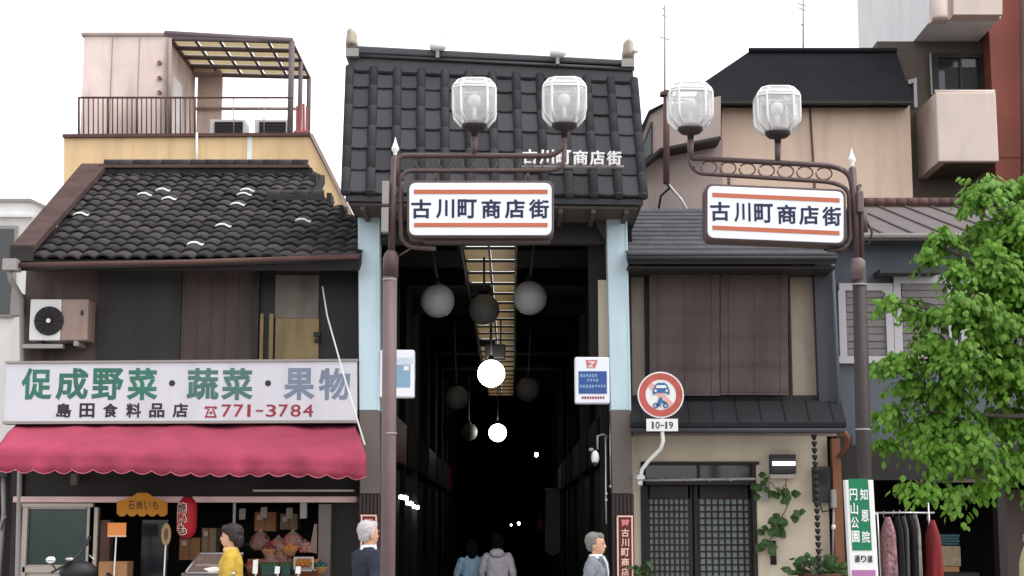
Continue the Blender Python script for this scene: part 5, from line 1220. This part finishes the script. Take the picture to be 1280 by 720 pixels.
# right lamp
t = thing('street_lamp', 'brown street lamp before the tree with two lanterns over a tilted arcade sign', 'street lamp', (PX(1087, YS), YS, .12), 'twin lantern street lamps with arcade signs')
part('pole', MB().tube([(PX(1086, YS, 720), YS, .12), P(1080, 590, YS), P(1074, 335, YS)], [.066, .064, .059], 16), mat('pole_dark_brown', C(48, 39, 38), .6, var=.14, scale=6, streak=.18), t)
part('collar', MB().tube([P(1073.5, 350, YS), P(1072.5, 327, YS), P(1072.5, 323, YS)], [.062, .062, .045], 16), M_POLE, t)
for v in (355, 536): part('band', MB().tube([P(1074.3+(v-355)*.024, v, YS), P(1074.3+(v-355)*.024, v+2, YS)], .064, 16), M_PIPE, t)
part('base_flange', MB().lathe([(.14, 0), (.14, .03), (.075, .06), (.07, .3)], (PX(1086, YS, 720), YS, .12), 16), M_POLE, t)
part('upper_pole', MB().tube([P(1072, 330, YS), P(1069, 260, YS), P(1065.5, 210, YS)], .032, 12), M_POLED, t)
part('riser', MB().tube([P(1078, 330, YS-.02), P(1077, 260, YS-.02), P(1073, 232, YS-.02)], .018, 8), M_POLED, t)
part('finial', MB().lathe([(.014, 0), (.02, .02), (.014, .03), (.034, .055), (.03, .075), (.012, .125), (.002, .165)], P(1065, 209, YS), 12), M_WHITEP, t)
part('bracket', px_tube([(864, 197.5), (1040, 207), (1062, 216), (1067, 245)], .024), M_POLED, t)
part('bracket', px_tube([(863, 172), (862, 205), (872, 216.5), (1040, 227.5), (1061, 236), (1063, 300), (1055, 312), (1035, 313)], .020, rad=14), M_POLED, t)
for k in range(7):
    u = 886+24*k; part('scroll', MB().tube([P(u+10*cos(a), 208+.055*(u-864)+7.5*sin(a), YS) for a in [-2.6+pi*1.9*j/14 for j in range(15)]], .007, 6), M_POLED, t)
for u in (911, 1018): part('sign_hanger', MB().tube([P(u, 219+.06*(u-911), YS), P(u, 236+.06*(u-911), YS)], .014, 6), M_POLED, t)
lamp_head(t, 863, 108, 161, 200); lamp_head(t, 972, 113, 166, 203)
lamp_sign(t, 884.5, 1054.5, 232, 239.5, 297, 304, [('古', 888, 912), ('川', 918, 938), ('町', 943, 966), ('商', 972, 995), ('店', 999, 1023), ('街', 1028, 1051)], 252, .044, -1)
part('control_box', MB().tube([P(1080, 290, YS), P(1079, 262, YS)], .035, 10), M_POLED, t); part('control_box', MB().pr(1072, 238, 1080, 265, YS-.08, .08), M_POLE, t, bevel=.01)
part('cable', MB().tube([P(1083, 275, YS), P(1090, 290, YS), P(1087, 304, YS), P(1078, 308, YS)], .010, 6), M_BLACK, t); part('cable', MB().tube([P(1064, 300, YS), P(1050, 316, YS), P(1030, 312, YS)], .010, 6), M_BLACK, t); part('cable_ball', MB().ell(P(1075, 232, YS), (.016,)*3, 8, 6), M_BLACK, t)
part('terminal_panel', MB().pr(1057, 262, 1064, 298, YS+.02, .06), M_PIPE, t)
t = thing('guide_sign', 'green and white vertical guide sign strapped to the right lamp pole', 'sign', P(1078, 730, YS-.15))
Yg = YS-.16; lean = .055
def gq(u0, v0, u1, v1, Y, d, mb=None):
    mb = mb or MB(); s = lambda u, v: P(u+(v-598)*lean, v, Y)
    return mb.prism([s(u0, v0), s(u1, v0), s(u1, v1), s(u0, v1)], (0, d, 0))
bd = part('board', gq(1056.5, 600, 1091.5, 745, Yg, .1), M_WHITEP, t, bevel=.006)
part('green_panel', gq(1060.5, 598.5, 1085, 688, Yg-.004, .005), M_SIGNG, bd); part('purple_panel', gq(1058.5, 712.5, 1088, 745, Yg-.004, .005), M_SIGNP, bd)
mb = MB()
def gchar(ch, u0, v0, u1, v1): 
    k = (v0-598)*lean; put_char(mb, ch, u0+k, v0, u1+k, v1, Yg-.004, .003, .02)
for k, ch in enumerate('円山公園'): gchar(ch, 1061.5, 611+17.5*k, 1070.5, 625.5+17.5*k)
for k, ch in enumerate('知恩院'): gchar(ch, 1074.5, 611+26.5*k, 1083.5, 625.5+26.5*k)
part('lettering', mb, M_WHITEP, bd); mb = MB()
for k, ch in enumerate('通り道'): gchar(ch, 1063+8*k, 694, 1069.5+8*k, 703)
part('lettering', mb, M_INK, bd)
part('strap', gq(1060, 640, 1094, 643, Yg+.1, .06), M_CHROME, t)

# ------------------------------------------------------------------ people
def fold_tex(name, size):
    t = bpy.data.textures.new(name, 'CLOUDS'); t.noise_scale = size; t.noise_depth = 2; return t
FOLD, STRAND = fold_tex('folds', .11), fold_tex('strands', .022)
def skinned(name, mb, m, root, vox, smooth=4):
    o = part(name, mb, m, root, local=True)
    r = o.modifiers.new('remesh', 'REMESH'); r.mode = 'VOXEL'; r.voxel_size = vox; r.use_smooth_shade = True
    s = o.modifiers.new('smooth', 'SMOOTH'); s.iterations = smooth; s.factor = .5
    if name != 'body':
        d = o.modifiers.new('folds', 'DISPLACE'); d.texture = STRAND if name == 'hair' else FOLD; d.texture_coords = 'LOCAL'; d.mid_level = .5
        d.strength = .016 if name == 'hair' else .034
    return o
def ering(cx, cy, z, rx, ry, n=18): return [Vector((cx+rx*cos(2*pi*k/n), cy+ry*sin(2*pi*k/n), z)) for k in range(n)]
def person(label, u, vtop, Y, yaw, jm, hairm, tm, hair='short', arm_l=None, arm_r=None, stride=.22, hood=None, collar=None, coat_len=.80, z0=.12, vgap=False, group=None):
    top = P(u, vtop, Y).z; S = (top-z0)/1.72
    root = thing('person', label, 'person', (PX(u, Y, vtop+20), Y, z0), group); root.rotation_euler = (0, 0, yaw); root.scale = (S, S, S)
    arm_l = arm_l or ((.05, .25, 1.13), (.16, .24, .92)); arm_r = arm_r or ((-.08, -.25, 1.13), (-.02, -.25, .90))
    B = MB()
    B.loft([ering(0, 0, .84, .10, .155), ering(0, 0, .92, .11, .165), ering(0, 0, 1.05, .095, .14), ering(0, 0, 1.18, .105, .15), ering(0, 0, 1.30, .108, .165), ering(0, 0, 1.38, .08, .16), ering(0, 0, 1.425, .058, .09), ering(.005, 0, 1.46, .052, .054), ering(.015, 0, 1.50, .052, .052), ering(.012, 0, 1.56, .06, .055)])
    # head: jaw to crown
    B.loft([ering(.045, 0, 1.478, .035, .03), ering(.035, 0, 1.495, .062, .046), ering(.022, 0, 1.53, .082, .060), ering(.014, 0, 1.565, .092, .069), ering(.010, 0, 1.60, .097, .074), ering(.004, 0, 1.645, .094, .073), ering(-.002, 0, 1.685, .074, .058), ering(-.005, 0, 1.705, .04, .03)])
    B.loft([ering(.100, 0, 1.545, .018, .016, 8), ering(.108, 0, 1.555, .022, .017, 8), ering(.103, 0, 1.575, .016, .012, 8), ering(.096, 0, 1.60, .01, .009, 8)])
    B.ell((.092, 0, 1.523), (.022, .026, .009), 10, 6); B.ell((.085, 0, 1.612), (.02, .05, .010), 12, 6)
    for s in (-1, 1): B.ell((-.002, s*.076, 1.565), (.020, .011, .032), 10, 7)
    legs = []
    for s, dx in ((1, stride), (-1, -stride)):
        hip = Vector((0, s*.085, .88)); knee = Vector((dx*.55+.03, s*.09, .49)); ank = Vector((dx*.95-(.06 if dx < 0 else 0), s*.09, .09+(.05 if dx < 0 else 0)))
        legs.append((hip, knee, ank, s, dx))
        B.tube([hip, hip.lerp(knee, .5), knee, knee.lerp(ank, .35), ank], [.085, .075, .055, .055, .04], 14)
    arms = []
    for s, (el, wr) in ((1, arm_l), (-1, arm_r)):
        sh = Vector((0, s*.165, 1.365)); el, wr = Vector(el), Vector(wr); d = (wr-el).normalized()
        arms.append((sh, el, wr))
        B.tube([sh, sh.lerp(el, .5), el, el.lerp(wr, .4), wr], [.05, .046, .038, .036, .027], 12)
        side = Vector((0, s, 0)); nrm_ = d.cross(side).normalized(); palm = wr+d*.05
        rings = []
        for k_, (w_, h_) in zip((0, .03, .06, .09), ((.026, .018), (.036, .017), (.04, .015), (.038, .013))):
            c_ = wr+d*k_; rings.append([c_ + nrm_*w_*cos(a)+side*h_*sin(a) for a in [2*pi*q_/10 for q_ in range(10)]])
        B.loft(rings)
        for f, L in zip((-.029, -.010, .010, .028), (.068, .078, .072, .056)):
            p0 = wr+d*.085+nrm_*f; p1 = p0+d*L*.5-side*.006; p2 = p0+d*L*.85-side*.022
            B.tube([p0, p1, p2], [.0095, .009, .0075], 8)
        B.tube([wr+d*.03+nrm_*.03, wr+d*.065+nrm_*.055, wr+d*.095+nrm_*.058], [.012, .0105, .008], 8)
    skinned('body', B, M_SKIN, root, .0075, 2)
    for s in (-1, 1):
        part('eye', MB().ell((.096, s*.032, 1.59), (.008, .012, .006), 8, 6), M_BLACK, root, local=True)
        part('eyebrow', MB().ell((.101, s*.034, 1.612), (.006, .02, .004), 8, 5), hairm, root, local=True)
    part('lips', MB().ell((.108, 0, 1.522), (.006, .02, .004), 8, 5), mat('lips', C(160, 90, 84), .5) if 'lips' not in MATS else MATS['lips'], root, local=True)
    # hair
    Hh = MB()
    if hair == 'short':
        Hh.ell((-.022, 0, 1.628), (.096, .085, .094), 22, 14, .05); Hh.ell((-.046, 0, 1.578), (.058, .076, .075), 16, 10, .05); Hh.ell((.05, 0, 1.672), (.05, .062, .04), 14, 8, .06)
        for s in (-1, 1): Hh.ell((-.004, s*.074, 1.60), (.03, .014, .035), 10, 7, .05)
    elif hair == 'bob':
        Hh.ell((-.018, 0, 1.635), (.112, .094, .098), 22, 14, .08); Hh.ell((-.068, 0, 1.555), (.064, .080, .09), 16, 10, .1); Hh.ell((.065, 0, 1.665), (.052, .066, .045), 14, 8, .1)
        for s in (-1, 1): Hh.ell((-.02, s*.078, 1.585), (.05, .020, .06), 12, 8, .1)
    else:
        Hh.ell((-.018, 0, 1.632), (.110, .094, .098), 22, 14, .06); Hh.ell((-.07, 0, 1.52), (.06, .085, .14), 16, 12, .1); Hh.ell((.06, 0, 1.665), (.05, .066, .045), 14, 8, .1)
        for s in (-1, 1): Hh.ell((-.03, s*.08, 1.56), (.05, .022, .09), 12, 8, .1)
    skinned('hair', Hh, hairm, root, .007, 5)
    # trousers and shoes
    T = MB(); T.loft([ering(0, 0, .80, .105, .165), ering(0, 0, .90, .122, .178), ering(0, 0, 1.02, .112, .160)])
    for hip, knee, ank, s, dx in legs: T.tube([hip+Vector((0, 0, .02)), hip.lerp(knee, .5), knee, knee.lerp(ank, .5), ank+Vector((0, 0, .0))], [.098, .09, .072, .068, .062], 14)
    skinned('trousers', T, tm, root, .011)
    for hip, knee, ank, s, dx in legs:
        part('shoe', MB().loft([[Vector((ank.x+x, ank.y+w_*cos(a), ank.z-.055+max(-.03, h_*sin(a)))) for a in [2*pi*q_/12 for q_ in range(12)]] for x, w_, h_ in ((-.08, .02, .03), (-.06, .036, .06), (0, .042, .07), (.08, .046, .045), (.15, .042, .035), (.18, .02, .02))]), M_SHOE, root, local=True)
    # jacket: trunk and sleeves as one surface
    J = MB(); cl = coat_len
    J.loft([ering(.0, 0, cl, .135, .195), ering(0, 0, cl+.1, .136, .192), ering(0, 0, 1.05, .124, .172), ering(0, 0, 1.18, .128, .178), ering(0, 0, 1.30, .130, .190), ering(-.004, 0, 1.37, .110, .188), ering(-.008, 0, 1.415, .085, .135), ering(-.008, 0, 1.455, .072, .078)])
    for sh, el, wr in arms:
        J.tube([sh+Vector((0, 0, -.005)), sh.lerp(el, .5), el, el.lerp(wr, .5), wr-(wr-el).normalized()*.01], [.072, .066, .056, .050, .044], 14); J.ell(sh, (.074, .062, .066), 14, 9)
    if hood: J.ell((-.10, 0, 1.425), (.075, .12, .075), 16, 10)
    skinned('jacket', J, jm, root, .011, 3)
    if collar:
        part('collar', MB().loft([ering(.004, 0, 1.43, .088, .094, 20), ering(.008, 0, 1.475, .074, .072, 20), ering(.008, 0, 1.478, .064, .062, 20), ering(.004, 0, 1.43, .07, .07, 20)], False), collar, root, local=True)
        if vgap:
            part('shirt_front', MB().loft([[Vector((x, w_*c_, z)) for c_ in (-1, -.3, .3, 1)] + [Vector((x-.05, w_*c_, z)) for c_ in (1, .3, -.3, -1)] for x, w_, z in ((.088, .075, 1.455), (.128, .062, 1.38), (.143, .045, 1.28), (.143, .02, 1.16), (.14, .004, 1.08))]), collar, root, local=True)
            part('lapel', MB().loft([[Vector((x+.008, w_+dw, z)) for dw in (0, .03)] + [Vector((x-.03, w_+dw, z)) for dw in (.03, 0)] for x, w_, z in ((.085, .07, 1.46), (.126, .058, 1.38), (.140, .042, 1.28), (.141, .018, 1.16))]), jm, root, local=True)
            part('lapel', MB().loft([[Vector((x+.008, -w_-dw, z)) for dw in (0, .03)] + [Vector((x-.03, -w_-dw, z)) for dw in (.03, 0)] for x, w_, z in ((.085, .07, 1.46), (.126, .058, 1.38), (.140, .042, 1.28), (.141, .018, 1.16))]), jm, root, local=True)
    return root
pw1 = person('woman in a mustard yellow cardigan walking left past the produce', 289.5, 655, 15.6, pi+.12, M_YTOP, M_HAIRB, M_TROUS, 'bob', arm_l=((.02, .23, 1.14), (.25, .20, 1.06)), arm_r=((-.02, -.24, 1.13), (.23, -.16, 1.08)), stride=.2, collar=mat('beige_collar', C(206, 172, 110), .8))
pc = thing('paper_plate', 'white folded paper held in the hands of the woman in yellow', 'paper', P(268, 714, 15.55)); part('sheet', MB().pp([(254, 711), (266, 708.5), (276, 710), (277, 714), (262, 715.5)], 15.52, .1), M_WHITEP, pc, bevel=.006)
bg = thing('handbag', 'small shoulder bag with a steel clasp at the side of the woman in yellow', 'bag', P(292, 745, 15.35)); part('pouch', MB().loft([ering(P(293, 730, 15.4).x, 15.36, P(293, v, 15.4).z, w_, .05) for v, w_ in ((760, .10), (750, .13), (728, .12), (721, .10))]), M_SHOE, bg); part('clasp', MB().ell(P(291.5, 717, 15.29), (.022, .016, .018), 10, 7), M_CHROME, bg)
person('white haired man in a dark navy suit beside the left lamp pole', 460, 650, 14.6, radians(38), M_NAVYSUIT, M_HAIRW, M_TROUS, 'short', stride=.16, collar=M_SHIRT, vgap=True)
person('grey haired man in a grey jacket walking right before the arcade', 744, 665, 15.2, radians(-12), M_GREYSUIT, M_HAIRG, M_TROUS, 'short', stride=.24, collar=M_SHIRT, vgap=True)
person('woman in a light blue jacket walking away into the arcade', 590, 674, 21.0, radians(93), M_BJACK, M_HAIRK, M_TROUS, 'long', stride=.2, z0=.13, coat_len=.82)
person('woman in a pale grey hooded jacket walking away into the arcade', 622, 667, 20.6, radians(84), M_WJACK, M_HAIRK, M_TROUS, 'long', stride=.2, hood=True, z0=.13, coat_len=.86)

# ------------------------------------------------------------------ street tree
YT2 = 14.3
t = thing('street_tree', 'young green maple street tree in full leaf at the right edge', 'tree', (PX(1310, YT2), YT2, .12))
lobes = [(1228, 236, 26, 0), (1262, 232, 18, .2), (1272, 285, 42, .1), (1225, 285, 22, .3), (1180, 291, 15, 0), (1163, 318, 14, .1), (1195, 335, 16, -.1), (1235, 330, 36, 0), (1275, 360, 45, .1),
         (1112, 374, 13, 0), (1138, 378, 12, .1), (1160, 388, 14, .1), (1205, 382, 30, -.2), (1245, 400, 40, -.1), (1165, 425, 24, 0), (1128, 448, 22, .1), (1103, 452, 12, 0), (1200, 445, 36, -.2),
         (1250, 460, 42, .1), (1140, 480, 22, .2), (1180, 492, 36, .2), (1112, 515, 20, .1), (1150, 535, 30, .2), (1200, 540, 32, .1), (1265, 520, 34, .4), (1105, 552, 14, .2), (1175, 565, 24, -.1), (1225, 560, 28, -.2), (1265, 580, 30, .2),
         (1136, 605, 13, -.1), (1165, 612, 14, -.2), (1195, 612, 16, -.2), (1240, 600, 16, .1), (1320, 260, 50, .2), (1340, 350, 70, 0), (1330, 450, 70, .2), (1400, 330, 60, .1), (1410, 430, 60, .3), (1340, 550, 60, .2), (1420, 520, 50, .1), (1380, 250, 40, .3), (1300, 215, 22, .2)]
q = random.Random(21); leaf_me = leaf_mesh('leaf', .076, .046, M_LEAF); crown = MB(); near = []; allm = []
tips = []
for (lu, lv, lr, dy) in lobes:
    c = P(lu, lv, YT2+dy); R0 = lr/FPX*YT2
    nsp = max(7, int(lr*lr*(.080 if lv < 400 else .056)))
    for _ in range(nsp):
        d = Vector((q.gauss(0, 1), q.gauss(0, 1.25), q.gauss(0, 1))); d.normalize(); rr2 = R0*(q.random()**.45)
        sp = c + Vector((d.x*rr2, d.y*rr2*1.25, d.z*rr2*.85)); out = Vector((d.x, d.y, d.z*.3+.1)).normalized()
        tips.append(sp)
        for j in range(q.randint(7, 11)):        # a spray of drooping leaves
            s = j*.022; p = sp + out*(s-.08) + Vector((q.gauss(0, .028), q.gauss(0, .028), -.35*s*s*8+q.gauss(0, .02)))
            ydir = Vector((out.x*.5+q.uniform(-.7, .7), out.y*.5+q.uniform(-.7, .7), -.95+q.uniform(-.35, .45)))
            m4 = Matrix.Translation(p) @ rot_to(ydir, Vector((out.x*.6+q.uniform(-.4, .4), out.y*.6-.35+q.uniform(-.4, .4), .8))) @ Matrix.Scale(q.uniform(.65, 1.25), 4)
            allm.append((p.y, m4))
allm.sort(key=lambda x: x[0])
vis = [k for k, (y, m4) in enumerate(allm) if 1090 < 640+FPX*m4.translation.x/(m4.translation.y*CP+(m4.translation.z-CAMZ)*SP) < 1278]
pick = set(vis[:290])
lv_ = [v.co.copy() for v in leaf_me.vertices]; lf_ = [tuple(p.vertices) for p in leaf_me.polygons]
for k, (y, m4) in enumerate(allm):
    if k not in pick: crown.add([m4 @ v for v in lv_], lf_, False)
cr = part('crown', crown, M_LEAF, t, kind='stuff')
for k in pick: inst('leaf', leaf_me, cr, allm[k][1])
tb = Vector((PX(1312, YT2), YT2, .12)); tt = P(1318, 330, YT2+.1)
part('trunk', MB().tube([tb, tb+Vector((.01, 0, .5)), P(1310, 560, YT2+.05), P(1316, 450, YT2+.08), tt], [.10, .075, .065, .05, .03], 12), M_BARK, t)
for (a_u, a_v), mids, (e_u, e_v, ed) in (((1312, 520), [(1260, 520)], (1120, 512, .1)), ((1314, 480), [(1250, 470), (1180, 450)], (1105, 450, .05)), ((1316, 430), [(1240, 410), (1170, 388)], (1104, 374, 0)), ((1318, 380), [(1250, 350), (1200, 320)], (1165, 300, 0)), ((1318, 340), [(1280, 290)], (1228, 240, 0)), ((1311, 570), [(1250, 580), (1190, 600)], (1140, 606, -.1)), ((1316, 440), [(1370, 400)], (1420, 340, .1)), ((1313, 500), [(1360, 510)], (1420, 520, .1)), ((1318, 350), [(1310, 280)], (1300, 220, .2))):
    n_ = len(mids)+2; pts = [P(a_u, a_v, YT2+.06)]+[P(u, v, YT2+.05) for u, v in mids]+[P(e_u, e_v, YT2+ed)]
    part('limb', MB().tube(pts, [.035-.028*i/(n_-1) for i in range(n_)], 7), M_BARK, t)
    for _ in range(5):
        s = q.uniform(.3, 1); i = min(n_-2, int(s*(n_-1))); p = pts[i].lerp(pts[i+1], s*(n_-1)-i)
        tip = min(tips, key=lambda x: (x-p-Vector((q.uniform(-.3, .3), q.uniform(-.2, .2), .2))).length); part('twig', MB().tube([p, p.lerp(tip, .5)+Vector((0, 0, .03)), tip], [.009, .006, .003], 5), M_BARK, t)
